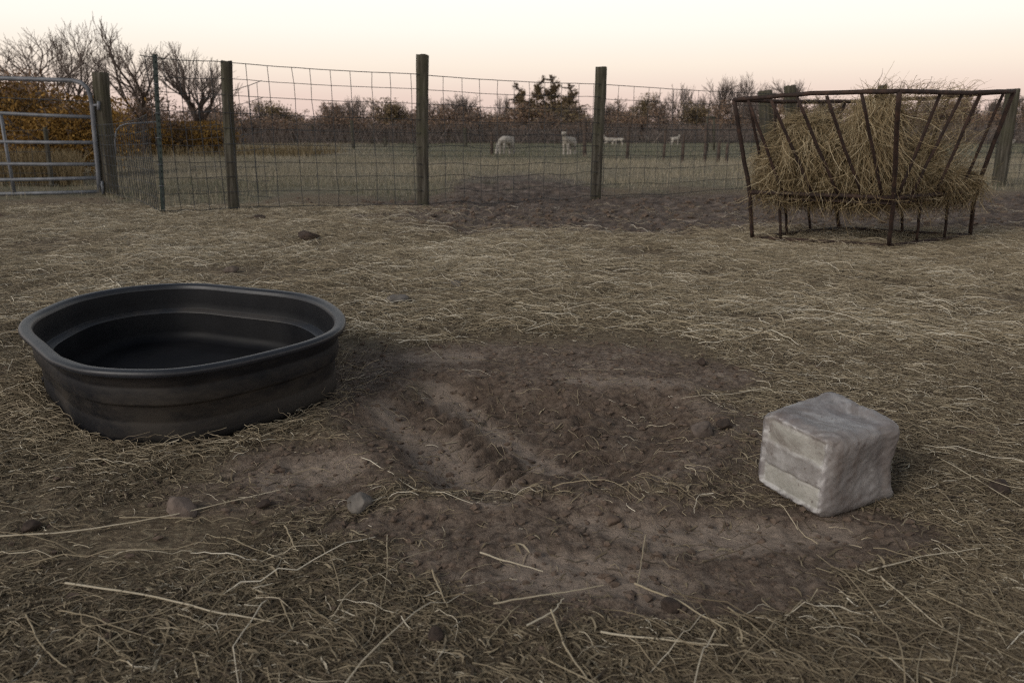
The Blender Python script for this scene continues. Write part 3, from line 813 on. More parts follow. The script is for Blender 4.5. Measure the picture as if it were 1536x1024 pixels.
def hay_strands(N, mode):
    w_ = np.array([r_[0] * r_[2] for _, r_ in HB]); w_ /= w_.sum()
    i_ = RNG.choice(len(HB), N, p=w_)
    c_ = np.array([HB[j][0] for j in i_]); r_ = np.array([HB[j][1] for j in i_])
    d = RNG.normal(0, 1, (N, 3)); d /= np.linalg.norm(d, axis=1, keepdims=True)
    if mode == 'top': d[:, 2] = np.abs(d[:, 2]) * 1.5 + .3; d /= np.linalg.norm(d, axis=1, keepdims=True)
    p = c_ + np.sign(d) * np.abs(d) ** .72 * r_ * RNG.uniform(.86, 1.0, (N, 1))
    nrm = d / r_; nrm /= np.linalg.norm(nrm, axis=1, keepdims=True)
    v = RNG.normal(0, 1, (N, 3)); v[:, 2] -= RNG.uniform(0, 1.9, N)
    if mode == 'top': v[:, 2] = np.abs(v[:, 2]) * .9; v[:, 0] += .4
    v -= nrm * (v * nrm).sum(1, keepdims=True) * (1.0 if mode != 'top' else .2)
    v /= np.linalg.norm(v, axis=1, keepdims=True)
    n = 8; L = RNG.uniform(.10, .34, N) if mode != 'hang' else RNG.uniform(.12, .36, N)
    if mode == 'hang':
        nP = len(p)
        e_ = RNG.random(nP); side = RNG.random(nP) < .58
        a_ = np.where(side[:, None], MID['L'], MID['N']); b_ = np.where(side[:, None], MID['N'], MID['R'])
        p = a_ + (b_ - a_) * e_[:, None]; p[:, 2] = RNG.uniform(.43, .66, nP); p[:, 1] += RNG.uniform(-.03, .22, nP)
        v = RNG.normal(0, .35, (nP, 3)); v[:, 2] = -1; v[:, 1] -= .12; v /= np.linalg.norm(v, axis=1, keepdims=True)
    P_ = np.empty((N, n, 3)); P_[:, 0] = p
    cur = v.copy(); cu = RNG.normal(0, .24, (N, 3))
    for k_ in range(1, n):
        cur = cur + cu + RNG.normal(0, .19, (N, 3)); cur[:, 2] -= (.11 if mode != 'top' else .03)
        if mode != 'top': cur -= nrm * np.maximum((cur * nrm).sum(1, keepdims=True), -1) * .55
        cur /= np.linalg.norm(cur, axis=1, keepdims=True)
        P_[:, k_] = P_[:, k_ - 1] + cur * (L / (n - 1))[:, None]
    P_[:, :, 2] = np.maximum(P_[:, :, 2], .03)
    return P_
allP = np.concatenate([hay_strands(24000, 'surf'), hay_strands(700, 'top'), hay_strands(750, 'hang')])
# long stems spilling down the front of the tall lump and over the left slab
Nf = 800
fp = np.array([at_y(random.uniform(1276, 1346), random.uniform(146, 225), random.uniform(6.62, 6.8)) for _ in range(600)] +
              [at_y(random.uniform(1172, 1275), random.uniform(185, 235), random.uniform(6.72, 6.95)) for _ in range(200)])
fv = RNG.normal(0, .22, (Nf, 3)); fv[:, 2] -= .75; fv[:, 1] -= .10
Pf = np.empty((Nf, 12, 3)); Pf[:, 0] = fp; Lf = RNG.uniform(.02, .055, (Nf, 1)); fc = RNG.normal(0, .05, (Nf, 3))
for k_ in range(1, 12):
    fv = fv + fc + RNG.normal(0, .20, fv.shape); fv[:, 2] -= .06; fv /= np.linalg.norm(fv, axis=1, keepdims=True)
    Pf[:, k_] = Pf[:, k_ - 1] + fv * Lf
# wisps standing up at the right shoulder
wv = []
for _ in range(900):
    p_ = at_y(random.uniform(1345, 1450), random.uniform(135, 265), random.uniform(6.85, 7.3))
    wv.append(p_)
wv = np.array(wv); Nw = len(wv)
dv = RNG.normal(0, .55, (Nw, 3)); dv[:, 2] = RNG.uniform(.05, .9, Nw); dv[:, 0] += .35
Pw = np.empty((Nw, 8, 3)); Pw[:, 0] = wv
for k_ in range(1, 8):
    dv = dv + RNG.normal(0, .2, dv.shape); dv[:, 2] -= .05; dv /= np.linalg.norm(dv, axis=1, keepdims=True)
    Pw[:, k_] = Pw[:, k_ - 1] + dv * RNG.uniform(.02, .05, (Nw, 1))
lim = .12 + CAMH + .22
Pw[:, :, 2] = np.minimum(Pw[:, :, 2], 1.46 + RNG.random((Nw, 1)) * .05)
allP = np.concatenate([allP, Pw])
N = len(allP)
V, Qd = tubes(allP, RNG.uniform(.0011, .0026, (N, 1)) * np.linspace(1, .5, 8)[None], 3)
tn = np.clip(RNG.normal(.47, .22, N) + (RNG.random(N) < .12) * .4, 0, 1)
V2, Q2 = tubes(Pf, RNG.uniform(.0014, .0028, (Nf, 1)) * np.linspace(1, .6, 12)[None], 3)
Qd = np.concatenate([Qd, Q2 + len(V)]); V = np.concatenate([V, V2])
VV = np.concatenate([core_v, V])
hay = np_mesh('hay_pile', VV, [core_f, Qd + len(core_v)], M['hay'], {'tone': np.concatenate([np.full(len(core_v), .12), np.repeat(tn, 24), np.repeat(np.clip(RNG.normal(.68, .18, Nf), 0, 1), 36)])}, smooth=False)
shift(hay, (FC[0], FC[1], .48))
tag(hay, 'shaggy pile of golden brown hay slumped inside the rusty feeder', 'hay')
# hay dropped beneath and in front of the feeder
nF = 5200
fx = RNG.uniform(BAS['L'][0] - .5, BAS['R'][0] + .9, nF); fy = RNG.uniform(5.3, 8.0, nF)
P = curves(fx, fy, RNG.uniform(.1, .4, nF), 8, np.full(nF, .3), RNG.random(nF) ** 2 * .03, RNG.normal(0, .07, nF), .4)
V, Qd = tubes(P, RNG.uniform(.0012, .0024, (nF, 1)) * np.linspace(1, .5, 8)[None], 3)
tag(np_mesh('fallen_hay', V, [Qd], M['straw'], {'tone': np.repeat(np.clip(RNG.normal(.5, .17, nF), 0, 1), 24)}, False),
    'hay dropped on the ground under and around the feeder', 'hay', None, 'stuff')

# ------------------------------------------------------------------ fence posts
def post_mesh(name, h, w_, top_w=None, square=.6, seed=0, mat=None):
    r = np.random.default_rng(seed); ns, nl = 20, 22
    top_w = top_w or w_
    a_ = np.linspace(0, 2 * np.pi, ns, endpoint=False)
    ca, sa = np.cos(a_), np.sin(a_)
    m = (np.abs(ca) ** 4 + np.abs(sa) ** 4) ** -.25
    rad = (1 - square) + square * m * .9
    V = []
    for j in range(nl):
        z = -.3 + (h + .3) * j / (nl - 1)
        ww = (w_ + (top_w - w_) * j / (nl - 1)) / 2
        k_ = 1 + .04 * fbm(a_ * 1.3 + seed, np.full(ns, z * 2.), 1.2, 2, seed) + .02 * r.normal(0, 1, ns) * (.4)
        wob = .008 * math.sin(z * 2 + seed)
        V.append(np.stack([ca * rad * ww * k_ + wob, sa * rad * ww * k_, np.full(ns, z)], 1))
    V.append(np.stack([ca * rad * top_w / 2 * .86, sa * rad * top_w / 2 * .86, np.full(ns, h + .006) + r.normal(0, .004, ns)], 1))
    V.append(np.array([[0, 0, h + .004]]))
    V = np.concatenate(V); n = nl + 1
    i_ = np.arange(ns); j_ = (i_ + 1) % ns
    Q_ = np.concatenate([np.stack([k * ns + i_, k * ns + j_, (k + 1) * ns + j_, (k + 1) * ns + i_], 1) for k in range(n - 1)])
    T_ = np.stack([(n - 1) * ns + i_, (n - 1) * ns + j_, np.full(ns, len(V) - 1)], 1)
    return np_mesh(name, V, [Q_, T_], mat or M['wood'])

def post(px, py, topx, topy, wpx, label, seed, name='fence_post', square=.6, y=None, group='wooden posts of the pen fence', topw=None):
    b = G(px, py) if y is None else np.array([(px - CX) / F * y * 1.02, y, 0])
    tp = at_y(topx, topy, b[1])
    sc_x = F / (b[1] * 1.0)
    z0 = H1(b[0], b[1])
    o = post_mesh(name, tp[2] - z0, wpx / sc_x, (topw or wpx) / sc_x, square, seed)
    o.location = (b[0], b[1], z0)
    lean = math.atan2(tp[0] - b[0], tp[2] - z0)
    o.rotation_euler = (0, lean, 0)
    tag(o, label, 'fence post', group)
    return b, tp
gP, gT = post(165, 293, 151, 109, 21, 'weathered grey post beside the tube gate, left of the green stake', 1, square=.9)
p1, t1 = post(350, 316, 340, 92, 16, 'slim mossy corner post next to the green steel stake', 2, square=.25)
p2, t2 = post(635, 309, 633, 83, 19, 'tallest wooden post, in the middle of the wire fence', 3, square=.85)
p3, t3 = post(894, 299, 901, 101, 17, 'wooden post between the two standing goats and the feeder', 4, square=.6)
p5, t5 = post(1497, 280, 1519, 134, 18, 'leaning wooden post just right of the hay feeder', 5, square=.3)
p4, t4 = post(1187, 283, 1185, 128, 17, 'post behind the feeder with its top showing above the left hay lump', 6, square=.3)
p6, t6 = post(1152, 276, 1148, 135, 20, 'broad topped post behind the left corner of the feeder', 7, square=.9)
p7, t7 = post(1324, 274, 1324, 127, 12, 'post behind the tall hay lump, only its reddish top showing', 8, square=.9)

# green steel stake
sb = G(245, 320); st_ = at_y(232, 81, sb[1])
stake = empty('steel_stake', (sb[0], sb[1], H1(sb[0], sb[1])), 'thin green steel fence stake left of the mossy corner post', 'fence stake')
mb = MB(); h_ = st_[2]
mb.box((0, 0, h_ / 2 - .15), (.055, .008, h_ + .3)); mb.box((0, .022, h_ / 2 - .15), (.008, .036, h_ + .3))
for i_ in range(24): mb.box((0, -.008, .15 + i_ * .078), (.014, .012, .022))
mb.build('shaft', M['green_steel'], stake, smooth=False)
for z_ in (.35, .62, .95, 1.25, 1.6):
    mb = MB(); mb.tube([(-.035, -.01, z_), (0, -.02, z_ + .006), (.035, -.01, z_)], .006, 5); mb.build('wire_clip', M['galv'], stake)
stake.rotation_euler = (0, math.atan2(st_[0] - sb[0], h_), 0)

# ------------------------------------------------------------------ woven wire
def wire_span(label, A, ZA, B, ZB, n_h, dv, r=.0042, group='woven wire panels of the pen fence', seed=0, z0=.05, off_y=-.09, bow=.0, name='wire_fence', mat=None):
    rr = np.random.default_rng(seed)
    A = np.asarray(A, float)[:2] + [0, off_y]; B = np.asarray(B, float)[:2] + [0, off_y]
    L_ = np.linalg.norm(B - A); m = 14; tt_ = np.linspace(0, 1, m)
    gx = A[0] + (B[0] - A[0]) * tt_; gy = A[1] + (B[1] - A[1]) * tt_
    gz = height(gx, gy)
    nrm = np.array([-(B - A)[1], (B - A)[0]]) / L_
    mb = MB()
    rows = []
    fr = np.linspace(0, 1, n_h)
    jit = rr.normal(0, .007, n_h); jit[0] = jit[-1] = 0
    def pos(t_, f_, bowv):
        x = np.interp(t_, tt_, gx); y = np.interp(t_, tt_, gy)
        top = ZA + (ZB - ZA) * t_
        z = z0 + np.interp(t_, tt_, gz) + (top - z0 - np.interp(t_, tt_, gz)) * f_
        bw = bowv * np.sin(np.pi * t_)
        z = z - .02 * np.sin(np.pi * t_) * f_
        return np.stack([x + nrm[0] * bw, y + nrm[1] * bw, z], -1)
    for f_, j in zip(fr, jit):
        P_ = pos(tt_, np.full(m, np.clip(f_ + j, 0, 1)), bow)
        P_[:, 2] += rr.normal(0, .0015, m)
        mb.tube(P_, r * (1.25 if f_ in (0, 1) else 1), 4, cap=False)
    nv = int(L_ / dv)
    for i_ in range(nv + 1):
        t0 = (i_ + .4 + rr.normal(0, .06)) / (nv + .8)
        fz = np.linspace(0, 1, n_h)
        P_ = pos(np.clip(t0 + rr.normal(0, .0025, n_h) * .7, 0, 1), fz, bow)
        mb.tube(P_, r, 4, cap=False)
    o = mb.build(name, mat or M['wire'])
    shift(o, (A[0], A[1], 0))
    return tag(o, label, 'wire fence', group)
Z = lambda px, py, y: at_y(px, py, y)[2]
wire_span('woven wire panel between the mossy corner post and the tallest post', p1, Z(348, 93, p1[1]), p2, Z(628, 112, p2[1]), 10, .27, seed=1)
wire_span('woven wire panel between the tallest post and the post left of the feeder', p2, Z(642, 113, p2[1]), p3, Z(893, 127, p3[1]), 10, .27, seed=2)
wire_span('woven wire panel from the post left of the feeder to the posts behind it', p3, Z(909, 127, p3[1]), p4, Z(1180, 143, p4[1]), 9, .27, seed=3)
wire_span('woven wire panel behind the feeder between its post tops', p4, Z(1190, 150, p4[1]), p7, Z(1324, 150, p7[1]), 9, .27, seed=4)
wire_span('woven wire panel behind the right side of the feeder up to the leaning post', p7, Z(1324, 150, p7[1]), p5, Z(1515, 150, p5[1]), 9, .27, seed=5)
end = p5 + np.array([3.2, .6, 0])
wire_span('woven wire panel to the right of the leaning post', p5, Z(1515, 150, p5[1]), end, 1.6, 9, .27, seed=6)
wire_span('narrow woven wire panel between the green stake and the mossy corner post', sb, Z(234, 84, sb[1]), p1, Z(336, 93, p1[1]), 10, .20, seed=7)
wire_span('low woven wire panel running back from the green stake to the gate post', gP, Z(172, 188, gP[1]), sb, Z(236, 172, sb[1]), 8, .17, seed=8, bow=.1)
b1 = np.array([p1[0] - .3, p1[1] + 1.6, 0])
wire_span('second wire panel sagging just behind the narrow one by the mossy post', np.array([gP[0] + 1.2, gP[1] + .6, 0]), 1.5, b1 + [.35, 0, 0], 1.75, 8, .30, seed=9, bow=.05)

# hoop topped wire panel between gate post and stake
hp = G(176, 286); y_ = hp[1]
hoop = empty('hoop_panel', (hp[0], hp[1], H1(hp[0], hp[1])), 'pale round cornered wire hoop panel between gate post and green stake', 'panel')
def hpt(px, py): return at_y(px, py, y_) - hp
mb = MB(); mb.tube([hpt(174, 285), hpt(173, 225), hpt(173, 208), hpt(175, 197), hpt(181, 190), hpt(190, 187), hpt(234, 184)], .014, 8)
mb.build('frame', M['galv'], hoop)
mb = MB()
for x_ in range(182, 234, 11):
    mb.tube([hpt(x_, 189), hpt(x_ + 1, 286)], .0035, 4)
mb.build('infill_wires', M['wire'], hoop)

# ------------------------------------------------------------------ tube gate
gy = gP[1] - .12
GB = at_y(150, 290, gy); gate = empty('tube_gate', (GB[0], GB[1], H1(GB[0], GB[1])), 'grey galvanised tube gate with a rounded top corner at the left edge', 'gate')
org = np.array([GB[0], GB[1], H1(GB[0], GB[1])])
def gp(px, py): return at_y(px, py, gy) - org
mb = MB()
corner = [gp(-150, 113), gp(0, 117.5), gp(80, 120), gp(108, 121), gp(121, 124), gp(130, 131), gp(135, 142), gp(138, 160), gp(143, 215), gp(147, 255), gp(149.5, 289)]
mb.tube(corner, .034, 12); mb.build('frame', M['galv'], gate)
for yl, yr, xr in ((170, 176, 139), (213, 214, 143), (246, 246.5, 146), (270, 267, 148), (291, 287.5, 149.5)):
    mb = MB(); mb.tube([gp(-150, yl - (yr - yl)), gp(0, yl), gp(70, (yl + yr) / 2 + .4), gp(xr, yr)], .029, 10); mb.build('rail', M['galv'], gate)
mb = MB(); mb.tube([gp(1, 172), gp(11, 230), gp(22, 290)], .026, 8); mb.build('brace', M['galv'], gate)
mb = MB(); mb.tube([gp(137, 158), gp(150, 158)], .022, 8); mb.tube([gp(148, 152), gp(148, 165)], .025, 8); mb.build('hinge', M['galv'], gate)
mb = MB(); mb.tube([gp(148, 277), gp(155, 277)], .022, 8); mb.tube([gp(153, 272), gp(155, 291)], .022, 8); mb.build('latch', M['galv'], gate)
mb = MB(); mb.tube([gp(-150, 143), gp(0, 147), gp(70, 149.5), gp(137, 152.5)], .007, 6); mb.build('strand_wire', M['wire'], gate)

# stake and wire behind the gate
q0 = G(77, 279); q1 = at_y(68, 190, q0[1])
o = post_mesh('wooden_stake', q1[2], .09, .075, .3, 21); o.location = (q0[0], q0[1], H1(q0[0], q0[1])); o.rotation_euler = (0, math.atan2(q1[0] - q0[0], q1[2]), 0)
tag(o, 'thin dark wooden stake in front of the golden bush behind the gate', 'stake')
wire_span('low wire fence behind the tube gate in front of the golden bush', q0 + [-6, 0, 0], .95, q0 + [.2, 0, 0], 1.05, 6, .3, seed=12, group='woven wire panels of the pen fence')

# ------------------------------------------------------------------ far paddock fence
FARP = [(698, 220, 192, 6), (738, 231, 197, 5), (877, 233, 176, 6), (941, 236, 186, 5), (995, 239, 187, 4), (1023, 242, 200, 5), (1057, 242, 184, 5),
        (1077, 243, 210, 5), (1090, 244, 215, 5), (530, 222, 180, 5), (578, 219, 206, 5), (558, 216, 206, 4), (1430, 236, 190, 5), (470, 214, 188, 4)]
names = {698: 'third', 738: 'x'}
far_pts = []
for i_, (px, py, ty, w_) in enumerate(FARP):
    b = G(px, py); tp = at_y(px, ty, b[1])
    o = post_mesh('paddock_post', tp[2], w_ / F * b[1], w_ / F * b[1] * .9, .3, 40 + i_, M['bark'] if py > 225 else M['wood'])
    o.location = (b[0], b[1], H1(b[0], b[1])); o.rotation_euler = (0, random.uniform(-.02, .02), 0)
    tag(o, 'thin dark post of the far paddock fence', 'fence post', 'far paddock fence posts')
    far_pts.append(b)
# doorway shaped frame of pale poles
q = G(1066, 226); fr = empty('pole_frame', (q[0], q[1], H1(q[0], q[1])), 'pale wooden doorway shaped pole frame in the far paddock', 'frame')
for dx in (-5, 5):
    mb = MB(); mb.tube([at_y(1066 + dx, 226, q[1]) - q, at_y(1066 + dx, 175, q[1]) - q], .055, 8); mb.build('upright', M['wood'], fr)
mb = MB(); mb.tube([at_y(1059, 175, q[1]) - q, at_y(1073, 175, q[1]) - q], .06, 8); mb.build('crossbar', M['wood'], fr)
fl = sorted([b for b in far_pts if b[1] > 18], key=lambda b: b[0])
for i_ in range(3):
    A_ = np.array([-9 + i_ * 13., 31 + i_ * -1.5, 0]); B_ = np.array([4 + i_ * 13., 29.5 + i_ * -1.5, 0])
    wire_span(['far paddock wire behind the left end of the meadow', 'far paddock wire in front of the two standing goats', 'far paddock wire to the right, beyond the hay feeder'][i_],
              A_, 1.25, B_, 1.25, 7, .55, r=.0075, seed=20 + i_, group='far paddock wire fences', z0=.1)

# ------------------------------------------------------------------ goats
def goat(label, px, py, hpx, facing, grazing=False, lying=False, name='goat'):
    b = G(px, py); k_ = hpx / F * b[1] / .80       # back height in px -> scale
    V, E, Rr = [], [], []
    def add(p, r, par=None):
        V.append(p); Rr.append(r)
        if par is not None: E.append((par, len(V) - 1))
        return len(V) - 1
    dz = -.36 if lying else 0
    pel = add((-.36, 0, .68 + dz), .17)
    belly = add((-.10, 0, .63 + dz), .195, pel); chest = add((.16, 0, .64 + dz), .19, belly); sh = add((.32, 0, .68 + dz), .15, chest)
    if grazing:
        n1 = add((.46, 0, .58), .09, sh); n2 = add((.58, 0, .36), .07, n1); hd = add((.62, 0, .20), .075, n2); mz = add((.68, 0, .06), .045, hd)
        ear = ((.56, .09, .25), (.56, -.09, .25))
    else:
        n1 = add((.42, 0, .79 + dz), .11, sh); n2 = add((.47, 0, .89 + dz), .085, n1); hd = add((.52, 0, .97 + dz), .08, n2); mz = add((.67, 0, .90 + dz), .048, hd)
        ear = ((.47, .13, .99 + dz), (.47, -.13, .99 + dz))
    for e_ in ear: add(e_, .022, hd)
    tl = add((-.50, 0, .74 + dz), .04, pel); add((-.56, 0, .66 + dz), .03, tl)
    if not lying:
        for sy in (-1, 1):
            a1 = add((-.34, .11 * sy, .56), .105, pel); a2 = add((-.28, .11 * sy, .42), .085, a1); a3 = add((-.42, .11 * sy, .27), .058, a2)
            a4 = add((-.40, .11 * sy, .08), .05, a3); add((-.37, .11 * sy, .02), .05, a4)
            f1_ = add((.26, .10 * sy, .52), .085, sh); f2_ = add((.27, .10 * sy, .30), .062, f1_); f3_ = add((.27, .10 * sy, .10), .05, f2_); add((.29, .10 * sy, .02), .05, f3_)
    else:
        for sy in (-1, 1):
            a1 = add((-.26, .20 * sy, .14), .09, pel); add((-.02, .24 * sy, .06), .05, a1)
            f1_ = add((.28, .14 * sy, .10), .07, sh); add((.46, .14 * sy, .05), .045, f1_)
    me = bpy.data.meshes.new(name); me.from_pydata([tuple(k_ * np.array(v)) for v in V], E, []); me.materials.append(M['wool'])
    o = bpy.data.objects.new(name, me); COL.objects.link(o)
    sk = o.modifiers.new('skin', 'SKIN'); sk.use_smooth_shade = True
    for i_, sv in enumerate(me.skin_vertices[0].data):
        sv.radius = (Rr[i_] * k_, Rr[i_] * k_); sv.use_root = (i_ == 0)
    ss_ = o.modifiers.new('sub', 'SUBSURF'); ss_.levels = 2; ss_.render_levels = 2
    o.location = (b[0], b[1], H1(b[0], b[1])); o.rotation_euler = (0, 0, facing)
    return tag(o, label, 'goat', 'white goats in the far paddock')
goat('white goat grazing on the green strip, left of the other standing goat', 759, 231, 27, R(232), grazing=True)
goat('white goat standing with raised head just left of the wooden fence post', 853, 232, 26, R(238))
goat('small white goat lying down directly right of the wooden fence post', 915, 217, 15, R(190), lying=True)
goat('white and tan goat standing side on, right of the lying goat', 928, 219, 11, R(165), grazing=True)
goat('distant white goat facing the camera in the middle of the far group', 953, 214, 10, R(250))
goat('distant white goat with raised head at the right of the far group', 1012, 219, 12, R(25))
goat('tiny white goat lying far off near the left far posts', 732, 209, 13, R(160), lying=True)
goat('tiny pale goat lying between the far group and the right hand goat', 975, 214, 13, R(170), lying=True)
goat('tiny white goat resting at the right edge behind the leaning post', 1512, 217, 14, R(180), lying=True)

# ------------------------------------------------------------------ trees
def grow(seed, H_, trunk_r, levels, kids, start=.25, ang=(22, 48), up=.12, ratio=(.55, .8), jit=.10, trunk_frac=.45, nseg=6, rmin=.008, lean=(0, 0), decay=.64, cone=False):
    r = random.Random(seed); out = []
    st_ = [(Vector((0, 0, -.1)), Vector((lean[0], lean[1], 1)).normalized(), H_ * trunk_frac, trunk_r, 0)]
    while st_:
        p, d, L_, rad, lev = st_.pop()
        pts = [p.copy()]; dirs = []
        for i_ in range(nseg - 1):
            d = (d + (.15 if cone and lev == 0 else 1) * Vector((r.gauss(0, jit), r.gauss(0, jit), r.gauss(0, jit) + up * (lev > 0) * .6))).normalized()
            p = p + d * (L_ / (nseg - 1)); pts.append(p.copy()); dirs.append(d.copy())
        out.append((np.array([q_[:] for q_ in pts]), np.linspace(rad, max(rad * .62, rmin), nseg), lev))
        if lev < levels:
            k_ = kids[min(lev, len(kids) - 1)]
            for c_ in range(k_):
                t_ = 1.0 if c_ == 0 else r.uniform(start, 1)
                i_ = min(int(t_ * (nseg - 1)), nseg - 2); q_ = pts[i_].lerp(pts[i_ + 1], min(1, t_ * (nseg - 1) - i_))
                d0 = dirs[i_]; ax = d0.cross(Vector((r.gauss(0, 1), r.gauss(0, 1), r.gauss(0, 1))))
                if ax.length < 1e-3: continue
                a_ = R(r.uniform(*ang)) * (.55 if c_ == 0 else 1)
                nd = d0.copy(); nd.rotate(Matrix.Rotation(a_, 3, ax.normalized()))
                st_.append((q_, nd, L_ * r.uniform(*ratio) * ((1.12 - t_ * .95) if cone and lev == 0 and c_ else 1), max(rad * (decay if c_ else decay * 1.2) * r.uniform(.75, 1), rmin), lev + 1))
    return out

def tree(name, label, px, py, toppx, widpx, branches, seed, leaves=0, leaf_mat_=None, leaf=.10, leaf_low=.0, group=None, cat='tree', y=None, tip_lev=2, rot=None, spread=.3):
    b = G(px, py) if y is None else np.array([0, y, 0.])
    b[0] = at_y(px, .5 * toppx + 105, b[1])[0]
    gz = H1(b[0], b[1])
    Ht = at_y(px, toppx, b[1])[2] - gz; Wd = widpx / F * b[1]
    tips = np.concatenate([pp for pp, rr_, lv in branches if lv >= tip_lev])
    mxz = np.percentile(tips[:, 2], 99.5); w_ = (np.percentile(tips[:, 0], 98.5) - np.percentile(tips[:, 0], 1.5))
    sz = Ht / mxz; sxy = Wd / w_
    S_ = np.array([sxy, sxy, sz])
    cen = np.array([(np.percentile(tips[:, 0], 98.5) + np.percentile(tips[:, 0], 1.5)) / 2 * sxy, 0, 0])
    lim_lev = 3 if sum(1 for q_ in branches if q_[2] >= 3) > 400 else 9
    root = empty(name, (b[0], b[1], gz), label, cat, group)
    if rot is not None: root.rotation_euler = (0, 0, rot)
    for part, cond, sides in (('trunk', lambda l: l < 1, 8), ('limbs', lambda l: 1 <= l < lim_lev, 5), ('twigs', lambda l: l >= lim_lev, 3)):
        br = [(pp, rr_) for pp, rr_, lv in branches if cond(lv)]
        if not br: continue
        Pt = np.stack([q_[0] for q_ in br]) * S_ - cen; Rt = np.stack([q_[1] for q_ in br])
        V_, Q_ = tubes(Pt, Rt, sides)
        np_mesh(part, V_, [Q_], M['bark'] if part != 'twigs' else M['twig'], parent=root)
    if leaves:
        r = np.random.default_rng(seed)
        tp = tips[tips[:, 2] > leaf_low * mxz] * S_ - cen
        c_ = tp[r.integers(0, len(tp), leaves)] + r.normal(0, spread, (leaves, 3)) * np.array([1, 1, .7])
        c_[:, 2] = np.clip(c_[:, 2], .05, Ht * 1.02)
        a_ = r.normal(0, 1, (leaves, 3)); a_ /= np.linalg.norm(a_, axis=1, keepdims=True)
        b2 = np.cross(a_, r.normal(0, 1, (leaves, 3))); b2 /= np.linalg.norm(b2, axis=1, keepdims=True)
        s_ = leaf * r.uniform(.5, 1.3, (leaves, 1))
        V_ = np.stack([c_ - a_ * s_, c_ + b2 * s_ * .5, c_ + a_ * s_, c_ - b2 * s_ * .5], 1).reshape(-1, 3)
        tn_ = np.clip(r.normal(.5, .2, leaves) + fbm(c_[:, 0] * 1.2 + c_[:, 2], c_[:, 1] * 1.2 - c_[:, 2], .8, 2, seed) * .7, 0, 1)
        np_mesh('crown', V_, [np.arange(len(V_)).reshape(-1, 4)], leaf_mat_, {'tone': np.repeat(tn_, 4)}, False, root)
    return root

BARE_G = dict(levels=6, kids=(4, 4, 3, 3, 3, 2), start=.38, ang=(17, 42), up=.05, ratio=(.60, .80), jit=.07, trunk_frac=.30, nseg=6, decay=.62)
tree('bare_tree', 'tall bare tree with slanting trunk above the golden bush', 62, 262, 56, 165, grow(3, 7, .12, rmin=.006, lean=(-.3, 0), **BARE_G), 3, y=30)
tree('bare_tree', 'tall bare forked tree directly left of the gate post', 112, 258, 34, 100, grow(8, 7, .11, rmin=.006, **BARE_G), 8, y=32)
tree('bare_tree', 'tall bare tree with dark forks just right of the gate post', 186, 256, 38, 128, grow(16, 7, .13, rmin=.006, lean=(.1, 0), **BARE_G), 15, y=31)
tree('bare_tree', 'stout bare tree with broom crown behind the green stake', 282, 240, 68, 116, grow(21, 6, .30, rmin=.007, levels=5, kids=(6, 5, 4, 4, 3), start=.55, ang=(12, 40), up=.12, ratio=(.55, .85), jit=.09, trunk_frac=.30, nseg=6, decay=.45), 21, y=36)
BUSH = dict(levels=4, kids=(6, 5, 5, 4), start=.05, ang=(20, 65), up=.06, ratio=(.5, .85), jit=.16, trunk_frac=.32, nseg=5)
def bush(label, px, topy, wid, mat, n, leaf, y, seed, low=.0, name='bush', spread=.25, rm=.008, group=None):
    return tree(name, label, px, 0, topy, wid, grow(seed, 3, .06, rmin=rm, **BUSH), seed, n, mat, leaf, low, y=y, cat='bush', tip_lev=1, spread=spread, group=group)
bush('large golden bush right behind the tube gate', 95, 148, 135, M['leaf_gold'], 17000, .045, 18.0, 31, .0)
bush('dark golden bush at the left edge behind the gate', 18, 128, 110, M['leaf_gold'], 9000, .05, 21, 32, .35)
bush('russet bush rising behind the top rail of the gate', 40, 108, 150, M['leaf_brown'], 9000, .06, 25, 33, .35)
bush('brown thicket between the gate post and the green stake', 195, 132, 130, M['leaf_brown'], 5000, .06, 33, 34, .05)
bush('low golden bush at the foot of the stout bare tree', 262, 184, 112, M['leaf_gold'], 7000, .06, 33, 35, .1)
bush('low golden bush just left of the mossy corner post', 312, 182, 60, M['leaf_gold'], 3000, .06, 34, 36, .1)
# dry tan weeds below the golden bush
r_ = np.random.default_rng(5)
nW = 5200
wx = np.concatenate([r_.uniform(G(58, 283)[0] - .8, G(150, 283)[0] - .3, 2600), r_.uniform(-22, -8, 2600)])
wy = np.concatenate([r_.uniform(14.6, 17.5, 2600), r_.uniform(30, 37, 2600)])
wx[:2600] *= wy[:2600] / G(150, 283)[1]
wh = np.concatenate([r_.uniform(.2, .7, 2600), r_.uniform(.15, .5, 2600)])
P = np.empty((nW, 6, 3)); lean_ = r_.normal(0, .22, (nW, 2))
for k_ in range(6):
    f_ = k_ / 5; P[:, k_, 0] = wx + lean_[:, 0] * f_ * f_ * wh; P[:, k_, 1] = wy + lean_[:, 1] * f_ * f_ * wh; P[:, k_, 2] = f_ * wh
V, Qd = tubes(P, np.linspace(.007, .003, 6)[None] * np.where(wy > 25, 2, 1)[:, None], 3)
tag(np_mesh('dry_weeds', V, [Qd], M['hay'], {'tone': np.repeat(r_.uniform(.25, .75, nW), 18)}, False), 'dry tan weeds standing behind the gate and along the meadow edge', 'weeds', None, 'stuff')

